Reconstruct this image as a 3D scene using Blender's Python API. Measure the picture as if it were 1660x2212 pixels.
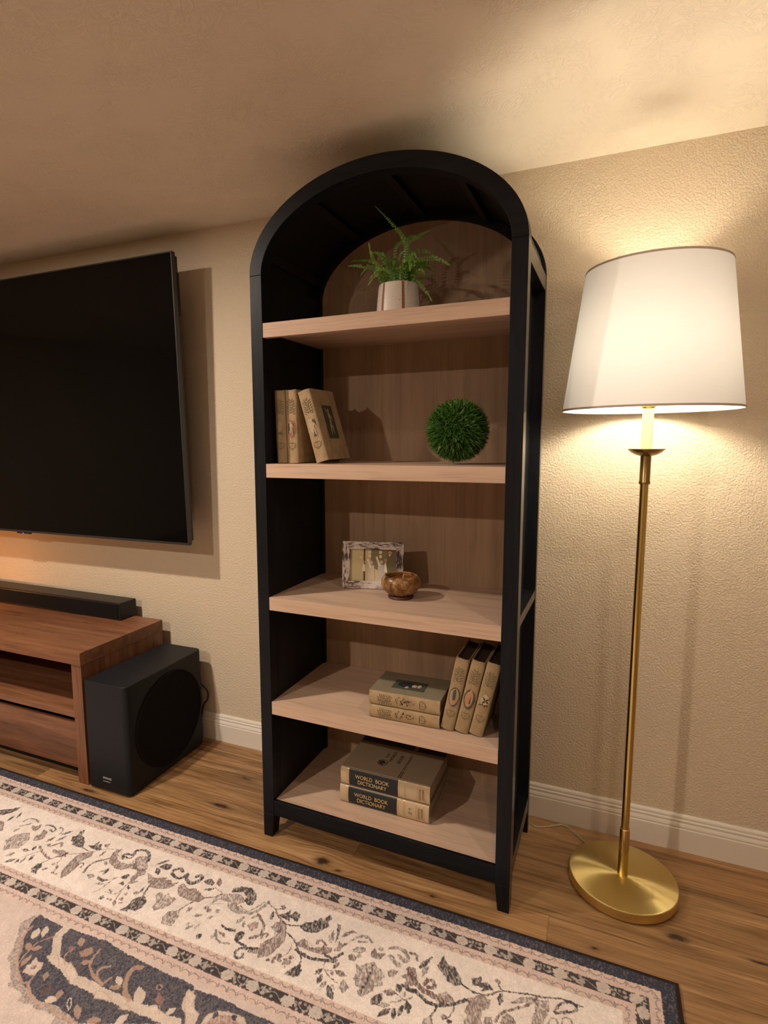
import bpy, bmesh, math, random
import numpy as np
from mathutils import Vector, Matrix, noise as mnoise
for o in list(bpy.data.objects): bpy.data.objects.remove(o)
random.seed(7)
S = 0.875            # scene units -> metres
SC = bpy.context.scene
COL = SC.collection

# ---------------------------------------------------------------- camera
cam_d = bpy.data.cameras.new('camera'); cam = bpy.data.objects.new('camera', cam_d); COL.objects.link(cam)
CX, CY, CZ, YAW, PITCH, ROLL, FPX, PX, PY = 1.1147, -2.2333, 1.4763, .4034, -.1222, -.0052, 1239.0, -61.48, .88
fwd = Vector((-math.sin(YAW)*math.cos(PITCH), math.cos(YAW)*math.cos(PITCH), math.sin(PITCH)))
rt = Vector((math.cos(YAW), math.sin(YAW), 0)); up = rt.cross(fwd)
r2 = rt*math.cos(ROLL)+up*math.sin(ROLL); u2 = -rt*math.sin(ROLL)+up*math.cos(ROLL)
m = Matrix((r2, u2, -fwd)).transposed().to_4x4(); m.translation = Vector((CX, CY, CZ))*S
cam.matrix_world = m
cam_d.sensor_fit = 'HORIZONTAL'; cam_d.sensor_width = 36.0
cam_d.lens = FPX/1660*36; cam_d.shift_x = -PX/1660; cam_d.shift_y = PY/1660
cam_d.clip_start = .02
SC.camera = cam

# ---------------------------------------------------------------- view + world
SC.view_settings.view_transform = 'Standard'; SC.view_settings.look = 'None'
SC.view_settings.gamma = 1; SC.view_settings.use_curve_mapping = False
SC.view_settings.exposure = 0.0
w = bpy.data.worlds.new('world'); SC.world = w; w.use_nodes = True
w.node_tree.nodes['Background'].inputs[0].default_value = (.05, .035, .025, 1)
w.node_tree.nodes['Background'].inputs[1].default_value = .2

# ---------------------------------------------------------------- recessed ceiling lights of the room (light sources)
CAN_COL = (1.0, .86, .71)
CANS = [(-.92, -1.36, 31.0), (1.60, -1.36, 4.5), (-.80, -3.25, 46.0), (1.60, -3.25, 9.0)]
ZC = 2.4313
BULB = 250.0
GLOW = 6.5
def area_lamp(name, loc, watts, col, size, rot=(0, 0, 0)):
    d = bpy.data.lights.new(name, 'AREA'); d.shape = 'DISK'; d.size = size*S; d.energy = watts; d.color = col
    o = bpy.data.objects.new(name, d); o.location = Vector(loc)*S; o.rotation_euler = rot; COL.objects.link(o); return o
for i, (x, y, e) in enumerate(CANS):
    area_lamp('ceiling_can_light', (x, y, ZC-.012), e, CAN_COL, .08)

# ---------------------------------------------------------------- tagging
def tag(o, label=None, cat=None, group=None, kind=None):
    if label: o['label'] = label
    if cat: o['category'] = cat
    if group: o['group'] = group
    if kind: o['kind'] = kind
    return o
def empty(name, loc=(0, 0, 0), rot=(0, 0, 0)):
    o = bpy.data.objects.new(name, None); COL.objects.link(o)
    o.location = Vector(loc)*S; o.rotation_euler = rot; o.empty_display_size = .05
    return o

# ---------------------------------------------------------------- mesh builder (coordinates in scene units, scaled by S)
class MB:
    def __init__(s): s.v = []; s.f = []; s.mi = []; s.cur = 0
    def mat(s, i): s.cur = i; return s
    def add(s, vs, fs):
        b = len(s.v); s.v += [tuple(p) for p in vs]
        for f in fs: s.f.append([b+i for i in f]); s.mi.append(s.cur)
        return s
    def box(s, x0, x1, y0, y1, z0, z1):
        v = [(x, y, z) for x in (x0, x1) for y in (y0, y1) for z in (z0, z1)]
        return s.add(v, [(0, 1, 3, 2), (4, 6, 7, 5), (0, 4, 5, 1), (2, 3, 7, 6), (0, 2, 6, 4), (1, 5, 7, 3)])
    def hexa(s, v): # 8 points in box() order
        return s.add(v, [(0, 1, 3, 2), (4, 6, 7, 5), (0, 4, 5, 1), (2, 3, 7, 6), (0, 2, 6, 4), (1, 5, 7, 3)])
    def lathe(s, prof, seg=48, c=(0, 0), close=False):
        vs = []; fs = []
        n = len(prof)
        for i in range(seg):
            a = 2*math.pi*i/seg
            for r, z in prof: vs.append((c[0]+r*math.cos(a), c[1]+r*math.sin(a), z))
        for i in range(seg):
            j = (i+1) % seg
            for k in range(n if close else n-1):
                k2 = (k+1) % n
                fs.append((i*n+k, j*n+k, j*n+k2, i*n+k2))
        return s.add(vs, fs)
    def prism(s, poly, a0, a1, axis='y'):
        def P(p, t):
            return {'y': (p[0], t, p[1]), 'x': (t, p[0], p[1]), 'z': (p[0], p[1], t)}[axis]
        n = len(poly); vs = [P(p, a0) for p in poly]+[P(p, a1) for p in poly]
        fs = [tuple(range(n)), tuple(range(2*n-1, n-1, -1))]+[(i, n+i, n+(i+1) % n, (i+1) % n) for i in range(n)]
        return s.add(vs, fs)
    def ring(s, outer, inner, a0, a1):   # open strip between two polylines in xz, extruded in y
        n = len(outer)
        vs = [(p[0], a0, p[1]) for p in outer]+[(p[0], a0, p[1]) for p in inner]+[(p[0], a1, p[1]) for p in outer]+[(p[0], a1, p[1]) for p in inner]
        fs = []
        for i in range(n-1):
            o0, o1, i0, i1 = i, i+1, n+i, n+i+1
            O0, O1, I0, I1 = 2*n+i, 2*n+i+1, 3*n+i, 3*n+i+1
            fs += [(o0, i0, i1, o1), (O0, O1, I1, I0), (o0, o1, O1, O0), (i0, I0, I1, i1)]
        fs += [(0, 2*n, 3*n, n), (n-1, 2*n-1, 4*n-1, 3*n-1)]
        return s.add(vs, fs)
    def tube(s, pts, r, seg=8, cap=True):
        pts = [Vector(p) for p in pts]; n = len(pts)
        rs = r if isinstance(r, (list, tuple)) else [r]*n
        vs = []; fs = []
        ref = Vector((0, 0, 1))
        for i, p in enumerate(pts):
            t = (pts[min(i+1, n-1)]-pts[max(i-1, 0)]).normalized()
            if abs(t.dot(ref)) > .95: ref = Vector((1, 0, 0))
            a = t.cross(ref).normalized(); b = t.cross(a).normalized(); ref = -t.cross(a).normalized() if False else ref
            for k in range(seg):
                an = 2*math.pi*k/seg; vs.append(p+(a*math.cos(an)+b*math.sin(an))*rs[i])
        for i in range(n-1):
            for k in range(seg):
                k2 = (k+1) % seg; fs.append((i*seg+k, i*seg+k2, (i+1)*seg+k2, (i+1)*seg+k))
        if cap: fs += [tuple(range(seg-1, -1, -1)), tuple((n-1)*seg+k for k in range(seg))]
        return s.add(vs, fs)
    def xf(s, M, start=0):
        s.v[start:] = [tuple(M @ Vector(p)) for p in s.v[start:]]; return s
    def build(s, name, mats, parent=None, smooth=None, bevel=0, segs=2):
        me = bpy.data.meshes.new(name)
        me.from_pydata([(x*S, y*S, z*S) for x, y, z in s.v], [], s.f)
        if not isinstance(mats, (list, tuple)): mats = [mats]
        for q in mats: me.materials.append(q)
        if len(mats) > 1: me.polygons.foreach_set('material_index', s.mi)
        bm = bmesh.new(); bm.from_mesh(me)
        if smooth != 'open': bmesh.ops.recalc_face_normals(bm, faces=bm.faces)
        bm.to_mesh(me); bm.free()
        if smooth:
            me.polygons.foreach_set('use_smooth', [True]*len(me.polygons))
            ang = 35 if smooth in (True, 'open') else smooth
            try: me.set_sharp_from_angle(angle=math.radians(ang))
            except Exception: pass
        o = bpy.data.objects.new(name, me); COL.objects.link(o)
        if parent: o.parent = parent
        if bevel:
            b = o.modifiers.new('bevel', 'BEVEL'); b.width = bevel*S; b.segments = segs; b.limit_method = 'ANGLE'; b.angle_limit = math.radians(40)
            if not smooth:
                me.polygons.foreach_set('use_smooth', [True]*len(me.polygons))
                try: me.set_sharp_from_angle(angle=math.radians(35))
                except Exception: pass
                b.harden_normals = True
        me.update(); return o

# ---------------------------------------------------------------- material helpers
class NT:
    def __init__(s, name):
        s.m = bpy.data.materials.new(name); s.m.use_nodes = True; s.t = s.m.node_tree; s.t.nodes.clear()
        s.out = s.t.nodes.new('ShaderNodeOutputMaterial'); s.b = s.t.nodes.new('ShaderNodeBsdfPrincipled')
        s.t.links.new(s.b.outputs[0], s.out.inputs[0])
    def n(s, typ, **k):
        x = s.t.nodes.new('ShaderNode'+typ)
        for a, b in k.items(): setattr(x, a, b)
        return x
    def lk(s, a, b): s.t.links.new(a, b)
    def inp(s, sock, v):
        if hasattr(v, 'is_output') or isinstance(v, bpy.types.NodeSocket): s.lk(v, sock)
        else: sock.default_value = v
    def M(s, op, a, b=None, c=None, clamp=False):
        x = s.n('Math', operation=op, use_clamp=clamp); s.inp(x.inputs[0], a)
        if b is not None: s.inp(x.inputs[1], b)
        if c is not None: s.inp(x.inputs[2], c)
        return x.outputs[0]
    def coord(s): return s.n('TexCoord').outputs['Object']
    def sep(s, v): x = s.n('SeparateXYZ'); s.lk(v, x.inputs[0]); return x.outputs
    def comb(s, x, y, z):
        q = s.n('CombineXYZ')
        for i, v in enumerate((x, y, z)): s.inp(q.inputs[i], v)
        return q.outputs[0]
    def scale(s, v, sc, off=(0, 0, 0)):
        x = s.n('Mapping'); s.lk(v, x.inputs['Vector']); x.inputs['Scale'].default_value = sc; x.inputs['Location'].default_value = off; return x.outputs[0]
    def noise(s, v, sc=1, det=4, rough=.55, dist=0, out='Fac'):
        x = s.n('TexNoise'); s.lk(v, x.inputs['Vector']); x.inputs['Scale'].default_value = sc; x.inputs['Detail'].default_value = det
        x.inputs['Roughness'].default_value = rough; x.inputs['Distortion'].default_value = dist; return x.outputs[0 if out == 'Fac' else 1]
    def ramp(s, f, stops):
        x = s.n('ValToRGB'); s.lk(f, x.inputs[0]); e = x.color_ramp.elements
        while len(e) > 1: e.remove(e[-1])
        e[0].position = stops[0][0]; c = stops[0][1]; e[0].color = (*c, 1) if isinstance(c, tuple) else (c, c, c, 1)
        for p, c in stops[1:]:
            q = e.new(p); q.color = (*c, 1) if isinstance(c, tuple) else (c, c, c, 1)
        return x.outputs[0]
    def mix(s, f, a, b, typ='MIX'):
        x = s.n('Mix', data_type='RGBA', blend_type=typ)
        s.inp(x.inputs[0], f)
        for k, v in ((6, a), (7, b)):
            if isinstance(v, tuple): x.inputs[k].default_value = (*v[:3], 1)
            else: s.lk(v, x.inputs[k])
        return x.outputs[2]
    def bump(s, h, strength=.3, dist=.002, normal=None):
        x = s.n('Bump'); s.lk(h, x.inputs['Height']); x.inputs['Strength'].default_value = strength; x.inputs['Distance'].default_value = dist
        if normal: s.lk(normal, x.inputs['Normal'])
        s.lk(x.outputs[0], s.b.inputs['Normal']); return x.outputs[0]
    def set(s, **k):
        for a, v in k.items():
            nm = a.replace('_', ' ')
            i = s.b.inputs[nm]
            if isinstance(v, tuple): i.default_value = (*v, 1) if len(v) == 3 else v
            elif isinstance(v, (int, float)): i.default_value = v
            else: s.lk(v, i)
        return s
def plain(name, col, rough=.5, metal=0, spec=.5, noise_amt=.0, sc=60, **k):
    t = NT(name); t.set(Roughness=rough, Metallic=metal, **{'Specular_IOR_Level': spec})
    if noise_amt:
        f = t.noise(t.coord(), sc, 3)
        a = tuple(c*(1-noise_amt) for c in col); b = tuple(min(1, c*(1+noise_amt)) for c in col)
        t.set(Base_Color=t.mix(f, a, b))
    else: t.set(Base_Color=col)
    for a, v in k.items(): t.set(**{a: v})
    return t.m
def wood(name, dark, mid, light, axis='x', gs=1.0, pore=.35, rough=.45, spec=.4, bump=.08, band=1.0, seed=0.0):
    """grain runs along the given axis of the object's own coordinates"""
    t = NT(name); v = t.coord()
    k = {'x': (1.1, 13, 13), 'y': (13, 1.1, 13), 'z': (13, 13, 1.1)}[axis]
    kf = {'x': (7, 190, 190), 'y': (190, 7, 190), 'z': (190, 190, 7)}[axis]
    a = t.noise(t.scale(v, tuple(q*gs*band for q in k), (seed, seed*.7, seed*1.3)), 1, 5, .6, .9)
    f = t.noise(t.scale(v, tuple(q*gs for q in kf), (seed, 0, 0)), 1, 3, .6, .2)
    g = t.noise(t.scale(v, tuple(q*gs*3.1 for q in k), (0, seed, 3)), 1, 4, .6, .5)
    s1 = t.M('ADD', t.M('MULTIPLY', a, .6), t.M('MULTIPLY', g, .4))
    c = t.ramp(s1, [(.3, dark), (.5, mid), (.72, light)])
    pf = t.ramp(f, [(.32, 1-pore), (.5, 1.0)])
    c = t.mix(1.0, c, pf, 'MULTIPLY')
    t.set(Base_Color=c, Roughness=rough, Specular_IOR_Level=spec)
    t.bump(f, bump, .0006)
    return t.m

# ---------------------------------------------------------------- materials
def wall_material(name, col, kind='wall'):
    t = NT(name); v = t.coord()
    big = t.noise(v, 1.3, 3)
    t.set(Base_Color=t.mix(big, tuple(c*.95 for c in col), tuple(min(1, c*1.04) for c in col)), Roughness=.62, Specular_IOR_Level=.3)
    if kind == 'wall':
        a = t.noise(v, 160, 2.5, .5, .35)
        h = t.ramp(a, [(.38, 0.0), (.60, 1.0)])
        b = t.noise(v, 330, 2, .5, 0)
        t.bump(t.M('ADD', h, t.M('MULTIPLY', b, .35)), .7, .0014)
    else:
        warp = t.noise(v, 6.5, 2, .5, 0, 'Color')
        vv = t.n('VectorMath', operation='MULTIPLY_ADD'); t.lk(warp, vv.inputs[0]); vv.inputs[1].default_value = (.30, .30, .30); t.lk(v, vv.inputs[2])
        a = t.noise(vv.outputs[0], 44, 2.2, .5, 1.2)
        rid = t.M('ABSOLUTE', t.M('SUBTRACT', a, .5))
        h = t.ramp(rid, [(.0, 1.0), (.035, .55), (.09, 0.0)])
        mask = t.ramp(t.noise(v, 9, 2), [(.38, .1), (.58, 1.0)])
        fine = t.noise(v, 120, 3)
        t.bump(t.M('ADD', t.M('MULTIPLY', h, mask), t.M('MULTIPLY', fine, .3)), .5, .0024)
    return t.m
M_wall = wall_material('wall_paint', (.64, .535, .40))
M_ceil = wall_material('ceiling_paint', (.80, .70, .57), 'ceil')
M_trim = plain('trim_paint', (.74, .68, .60), .35, spec=.5)
M_black = wood('black_stained_oak', (.003, .0035, .005), (.006, .0075, .0105), (.013, .017, .024), 'z', 1.0, .45, .42, .18, .3)
M_black_x = wood('black_stained_oak_cross', (.003, .0035, .005), (.0055, .007, .0095), (.011, .014, .019), 'x', 1.0, .4, .42, .18, .3)
M_black_side = wood('satin_black_side', (.004, .0045, .006), (.007, .008, .011), (.013, .016, .022), 'z', 1.0, .4, .26, .75, .08)
M_black_in = plain('black_interior', (.0065, .0055, .005), .55, spec=.3)
M_oak = wood('pale_oak', (.44, .295, .205), (.55, .385, .28), (.63, .455, .34), 'x', .8, .16, .5, .35, .06, 1.0, 2.0)
M_back = wood('back_panel_oak', (.235, .145, .085), (.35, .225, .14), (.43, .29, .19), 'z', .7, .13, .55, .3, .05, .7, 5.0)
M_wal = wood('walnut', (.085, .032, .014), (.19, .078, .036), (.30, .135, .066), 'x', .8, .35, .42, .45, .08, 1.0, 9.0)
M_wal_z = wood('walnut_upright', (.085, .032, .014), (.19, .078, .036), (.30, .135, .066), 'z', .9, .35, .42, .45, .08, 1.0, 4.0)
M_wal_y = wood('walnut_side', (.07, .028, .013), (.15, .062, .030), (.23, .10, .05), 'y', .8, .35, .42, .45, .08, 1.0, 4.0)
def floor_material():
    t = NT('plank_floor'); v = t.coord(); x, y, z = t.sep(v)
    W_, OFF = .308*S, .192*S
    row = t.M('FLOOR', t.M('DIVIDE', t.M('ADD', y, OFF), W_))
    wn = t.n('TexWhiteNoise', noise_dimensions='1D'); t.lk(row, wn.inputs['W']); r1 = wn.outputs[0]
    # end joints: the row at index -2 (below -.50) has one at x = 1.027
    L = 1.9
    sh = t.M('MULTIPLY', r1, L)
    is2 = t.M('COMPARE', row, -2.0, .1)
    shx = t.M('ADD', t.M('MULTIPLY', is2, 1.027*S), t.M('MULTIPLY', t.M('SUBTRACT', 1.0, is2), sh))
    xi = t.M('DIVIDE', t.M('SUBTRACT', x, shx), L)
    ci = t.M('FLOOR', xi)
    wn2 = t.n('TexWhiteNoise', noise_dimensions='2D'); t.lk(t.comb(row, ci, 0), wn2.inputs['Vector']); rv = wn2.outputs[0]
    fy = t.M('FRACT', t.M('DIVIDE', t.M('ADD', y, OFF), W_)); fx = t.M('FRACT', xi)
    ey = t.M('MULTIPLY', t.M('MINIMUM', fy, t.M('SUBTRACT', 1.0, fy)), W_)
    ex = t.M('MULTIPLY', t.M('MINIMUM', fx, t.M('SUBTRACT', 1.0, fx)), L)
    edge = t.M('MINIMUM', ex, ey)
    seam = t.ramp(t.M('MULTIPLY', edge, 300), [(.0, 0.0), (.55, 1.0)])
    KN = [(-.255, -.443, .042, .012, 1.), (.266, -.562, .030, .020, 1.), (-.09, -.33, .012, .005, .8), (1.385, -.437, .034, .018, .9),
          (-.27, -.24, .05, .014, .55), (.335, -.581, .016, .008, .6), (.668, -.566, .010, .005, .9), (-.842, -.575, .05, .010, .8),
          (1.60, -.44, .045, .006, .9), (1.16, -.57, .012, .006, .7), (1.28, -.10, .012, .004, .8), (1.66, -.24, .06, .004, .7), (-1.35, -.46, .03, .012, .8), (2.1, -.3, .03, .012, .8)]
    disp = None; dark = None; halo = None
    for kx, ky, a, b, s in KN:
        dx = t.M('DIVIDE', t.M('SUBTRACT', x, kx*S), a*S); dy = t.M('DIVIDE', t.M('SUBTRACT', y, ky*S), b*S)
        d2 = t.M('ADD', t.M('MULTIPLY', dx, dx), t.M('MULTIPLY', dy, dy))
        e = t.M('MULTIPLY', t.M('POWER', 2.718, t.M('MULTIPLY', d2, -.12)), t.M('MULTIPLY', dy, .35*s*b*S))
        g = t.M('MULTIPLY', t.M('POWER', 2.718, t.M('MULTIPLY', d2, -1.3)), s*1.7)
        h = t.M('MULTIPLY', t.M('POWER', 2.718, t.M('MULTIPLY', d2, -.10)), s*.5)
        disp = e if disp is None else t.M('ADD', disp, e); dark = g if dark is None else t.M('ADD', dark, g); halo = h if halo is None else t.M('MAXIMUM', halo, h)
    yy = t.M('SUBTRACT', y, t.M('MULTIPLY', disp, 2.2))
    base = t.comb(t.M('ADD', x, t.M('MULTIPLY', rv, 31)), t.M('ADD', yy, t.M('MULTIPLY', rv, 7)), rv)
    a = t.noise(t.scale(base, (1.0, 15, 1)), 1.6, 6, .62, 1.3)
    g = t.noise(t.scale(base, (2.0, 70, 1)), 1.6, 4, .6, .5)
    f = t.noise(t.scale(base, (9, 330, 1)), 1, 3, .6, .1)
    s1 = t.M('ADD', t.M('MULTIPLY', a, .6), t.M('MULTIPLY', g, .4))
    c = t.ramp(s1, [(.28, (.085, .040, .015)), (.41, (.20, .105, .043)), (.54, (.35, .20, .088)), (.70, (.52, .33, .165))])
    c = t.mix(1.0, c, t.ramp(f, [(.3, .68), (.52, 1.0)]), 'MULTIPLY')
    tone = t.ramp(rv, [(.0, (.72, .72, .74)), (.5, (1.0, 1.0, 1.0)), (1.0, (1.12, 1.06, .98))])
    c = t.mix(1.0, c, tone, 'MULTIPLY')
    nz = t.noise(t.scale(v, (40, 90, 1)), 1, 3)
    dk = t.M('MULTIPLY', dark, t.ramp(nz, [(.35, .5), (.6, 1.0)]), None, True)
    c = t.mix(t.M('MULTIPLY', halo, t.ramp(g, [(.35, 1.0), (.6, .1)])), c, (.10, .045, .018))
    c = t.mix(t.M('MINIMUM', dk, .93), c, (.018, .009, .005))
    c = t.mix(t.M('MULTIPLY', t.M('SUBTRACT', 1.0, seam), .5), c, (.035, .017, .008))
    t.set(Base_Color=c, Roughness=.42, Specular_IOR_Level=.4)
    t.bump(t.M('ADD', t.M('MULTIPLY', seam, 1.0), t.M('MULTIPLY', f, .25)), .25, .0008)
    return t.m
M_floor = floor_material()
BROT = 0.0
def brass(name, tangent=None, col=(.60, .42, .13), rough=.24, an=.75, rot=0.):
    t = NT(name); t.set(Base_Color=col, Metallic=1.0, Roughness=rough)
    if tangent:
        q = t.n('Tangent', direction_type='RADIAL', axis='Z'); t.lk(q.outputs[0], t.b.inputs['Tangent'])
        t.b.inputs['Anisotropic'].default_value = an; t.b.inputs['Anisotropic Rotation'].default_value = rot
    return t.m
M_brass_disc = brass('brushed_brass_disc', True, (.86, .70, .30), .42, .97, BROT)
M_brass = brass('brass', None, (.66, .51, .19), .20)
M_brass_dk = brass('aged_brass', None, (.36, .25, .10), .3)
M_candle = plain('candle_sleeve', (.80, .70, .50), .4, spec=.4)
def shade_material():
    t = NT('lamp_shade_linen'); v = t.coord()
    a = t.noise(t.scale(v, (30, 30, 900)), 1, 2)
    c = t.mix(a, (.86, .86, .86), (.91, .91, .92))
    d = t.n('BsdfDiffuse'); t.lk(c, d.inputs[0]); tr = t.n('BsdfTranslucent'); t.lk(c, tr.inputs[0])
    mx = t.n('MixShader'); mx.inputs[0].default_value = .047; t.lk(d.outputs[0], mx.inputs[1]); t.lk(tr.outputs[0], mx.inputs[2])
    t.lk(mx.outputs[0], t.out.inputs[0]); return t.m
M_shade = shade_material()
def emit(name, col, s):
    t = NT(name); e = t.n('Emission'); e.inputs[0].default_value = (*col, 1); e.inputs[1].default_value = s; t.lk(e.outputs[0], t.out.inputs[0]); return t.m
M_bulb = emit('bulb_glow', (1.0, .86, .64), BULB)
M_can_glow = emit('downlight_diffuser', (1.0, .72, .48), 14.0)
M_plastic = plain('black_plastic', (.008, .0085, .0095), .42, spec=.35)
M_plastic_s = plain('charcoal_plastic', (.010, .011, .0135), .5, spec=.22, noise_amt=.1)
M_cloth = plain('black_speaker_cloth', (.006, .005, .005), .9, spec=.15, noise_amt=.3, sc=900)
M_screen = plain('tv_glass', (.002, .002, .002), .06, spec=.16)
M_bezel = plain('tv_bezel_metal', (.05, .052, .056), .35, metal=.6)
M_green = plain('topiary_green', (.05, .15, .012), .4, spec=.5, noise_amt=.55, sc=240)
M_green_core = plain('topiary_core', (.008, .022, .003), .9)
M_fern = plain('fern_green', (.10, .22, .022), .5, noise_amt=.45, sc=120)
M_fern.node_tree.nodes['Principled BSDF'].inputs['Subsurface Weight'].default_value = 0
M_fern_l = plain('fern_light_green', (.20, .36, .04), .5, noise_amt=.3, sc=120)
M_fern_b = plain('fern_brown_stem', (.14, .09, .03), .6)
def speck(name, col, sp, thr=.66, sc=300):
    t = NT(name); f = t.noise(t.coord(), sc, 2); c = t.mix(t.ramp(f, [(thr, 0.0), (thr+.04, 1.0)]), col, sp)
    t.set(Base_Color=c, Roughness=.42, Specular_IOR_Level=.45); return t.m
M_pot = speck('speckled_white_glaze', (.62, .56, .50), (.25, .17, .10))
M_terra = plain('terracotta_stripe', (.27, .10, .045), .7)
M_soil = plain('potting_soil', (.02, .013, .008), .95)
def coconut():
    t = NT('coconut_shell'); v = t.coord()
    a = t.noise(t.scale(v, (38, 38, 9)), 1, 4, .6, 1.2); b = t.noise(v, 160, 3)
    c = t.ramp(a, [(.30, (.045, .018, .007)), (.42, (.14, .060, .018)), (.52, (.27, .130, .040)), (.68, (.42, .235, .095))])
    c = t.mix(t.ramp(b, [(.36, .75), (.46, 0.0)]), c, (.05, .024, .010)); t.set(Base_Color=c, Roughness=.33, Specular_IOR_Level=.5); return t.m
M_coco = coconut()
M_coco_in = plain('candle_bowl_inside', (.075, .022, .010), .5)
M_wax = plain('brown_wax', (.16, .050, .020), .35)
M_wick = plain('wick', (.6, .5, .35), .8)
def distressed(axis):
    t = NT('distressed_white_paint_'+axis); v = t.coord()
    k = {'x': (45, 190, 260), 'z': (260, 190, 45)}[axis]
    a = t.noise(t.scale(v, k), 1, 5, .7, .6); b = t.noise(v, 14, 2)
    f = t.M('ADD', a, t.M('MULTIPLY', t.M('SUBTRACT', b, .5), .55))
    c = t.ramp(f, [(.38, (.03, .022, .02)), (.45, (.16, .085, .05)), (.50, (.56, .50, .46)), (.7, (.66, .60, .56))])
    t.set(Base_Color=c, Roughness=.6); t.bump(a, .4, .0012); return t.m
M_fr_x = distressed('x'); M_fr_z = distressed('z')
def cloth(name, col, stain=(.20, .12, .05)):
    t = NT(name); v = t.coord(); a = t.noise(v, 26, 5, .65, .3); w = t.noise(v, 900, 2)
    c = t.mix(t.ramp(a, [(.40, 0.0), (.72, .55)]), col, stain); c = t.mix(1.0, c, t.ramp(w, [(.3, .85), (.7, 1.05)]), 'MULTIPLY')
    t.set(Base_Color=c, Roughness=.75, Specular_IOR_Level=.25); t.bump(w, .25, .0004); return t.m
M_tan = cloth('tan_book_cloth', (.36, .26, .145)); M_tan2 = cloth('worn_tan_book_cloth', (.42, .305, .175)); M_sage = cloth('sage_book_cloth', (.22, .20, .135))
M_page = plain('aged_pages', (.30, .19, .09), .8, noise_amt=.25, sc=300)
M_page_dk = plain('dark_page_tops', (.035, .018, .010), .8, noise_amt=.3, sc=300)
M_page_w = plain('cream_pages', (.42, .33, .22), .8, noise_amt=.12, sc=400)
M_ink = plain('faded_green_ink', (.15, .12, .055), .75, noise_amt=.5, sc=220); M_inkb = plain('faded_brown_ink', (.19, .12, .06), .75, noise_amt=.4, sc=220)
M_red = plain('brick_red_ink', (.34, .11, .06), .7, noise_amt=.3, sc=300); M_dgreen = plain('dark_green_ink', (.060, .065, .042), .7, noise_amt=.6, sc=260); M_cream = plain('cream_ink', (.44, .34, .20), .7, noise_amt=.35, sc=260)
M_peach = plain('peach_ink', (.42, .22, .11), .7); M_navy_ink = plain('dark_blue_ink', (.012, .016, .026), .6)
M_wb = plain('cream_leatherette', (.50, .385, .245), .45, noise_amt=.07, sc=200); M_wbt = plain('taupe_leatherette', (.235, .175, .115), .5, noise_amt=.07, sc=200)
M_navy = plain('navy_leatherette', (.008, .012, .017), .4); M_gold = plain('gold_foil', (.72, .46, .16), .3, metal=.7)
M_gold_t = plain('gold_lettering', (.62, .45, .20), .45, metal=.2); M_brown_ink = plain('dark_brown_ink', (.035, .02, .012), .5)
M_white_t = plain('white_lettering', (.55, .53, .50), .5); M_cord = plain('clear_cord', (.5, .42, .3), .15, spec=.6)
M_cord_b = plain('black_cable', (.01, .01, .01), .5)
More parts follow.
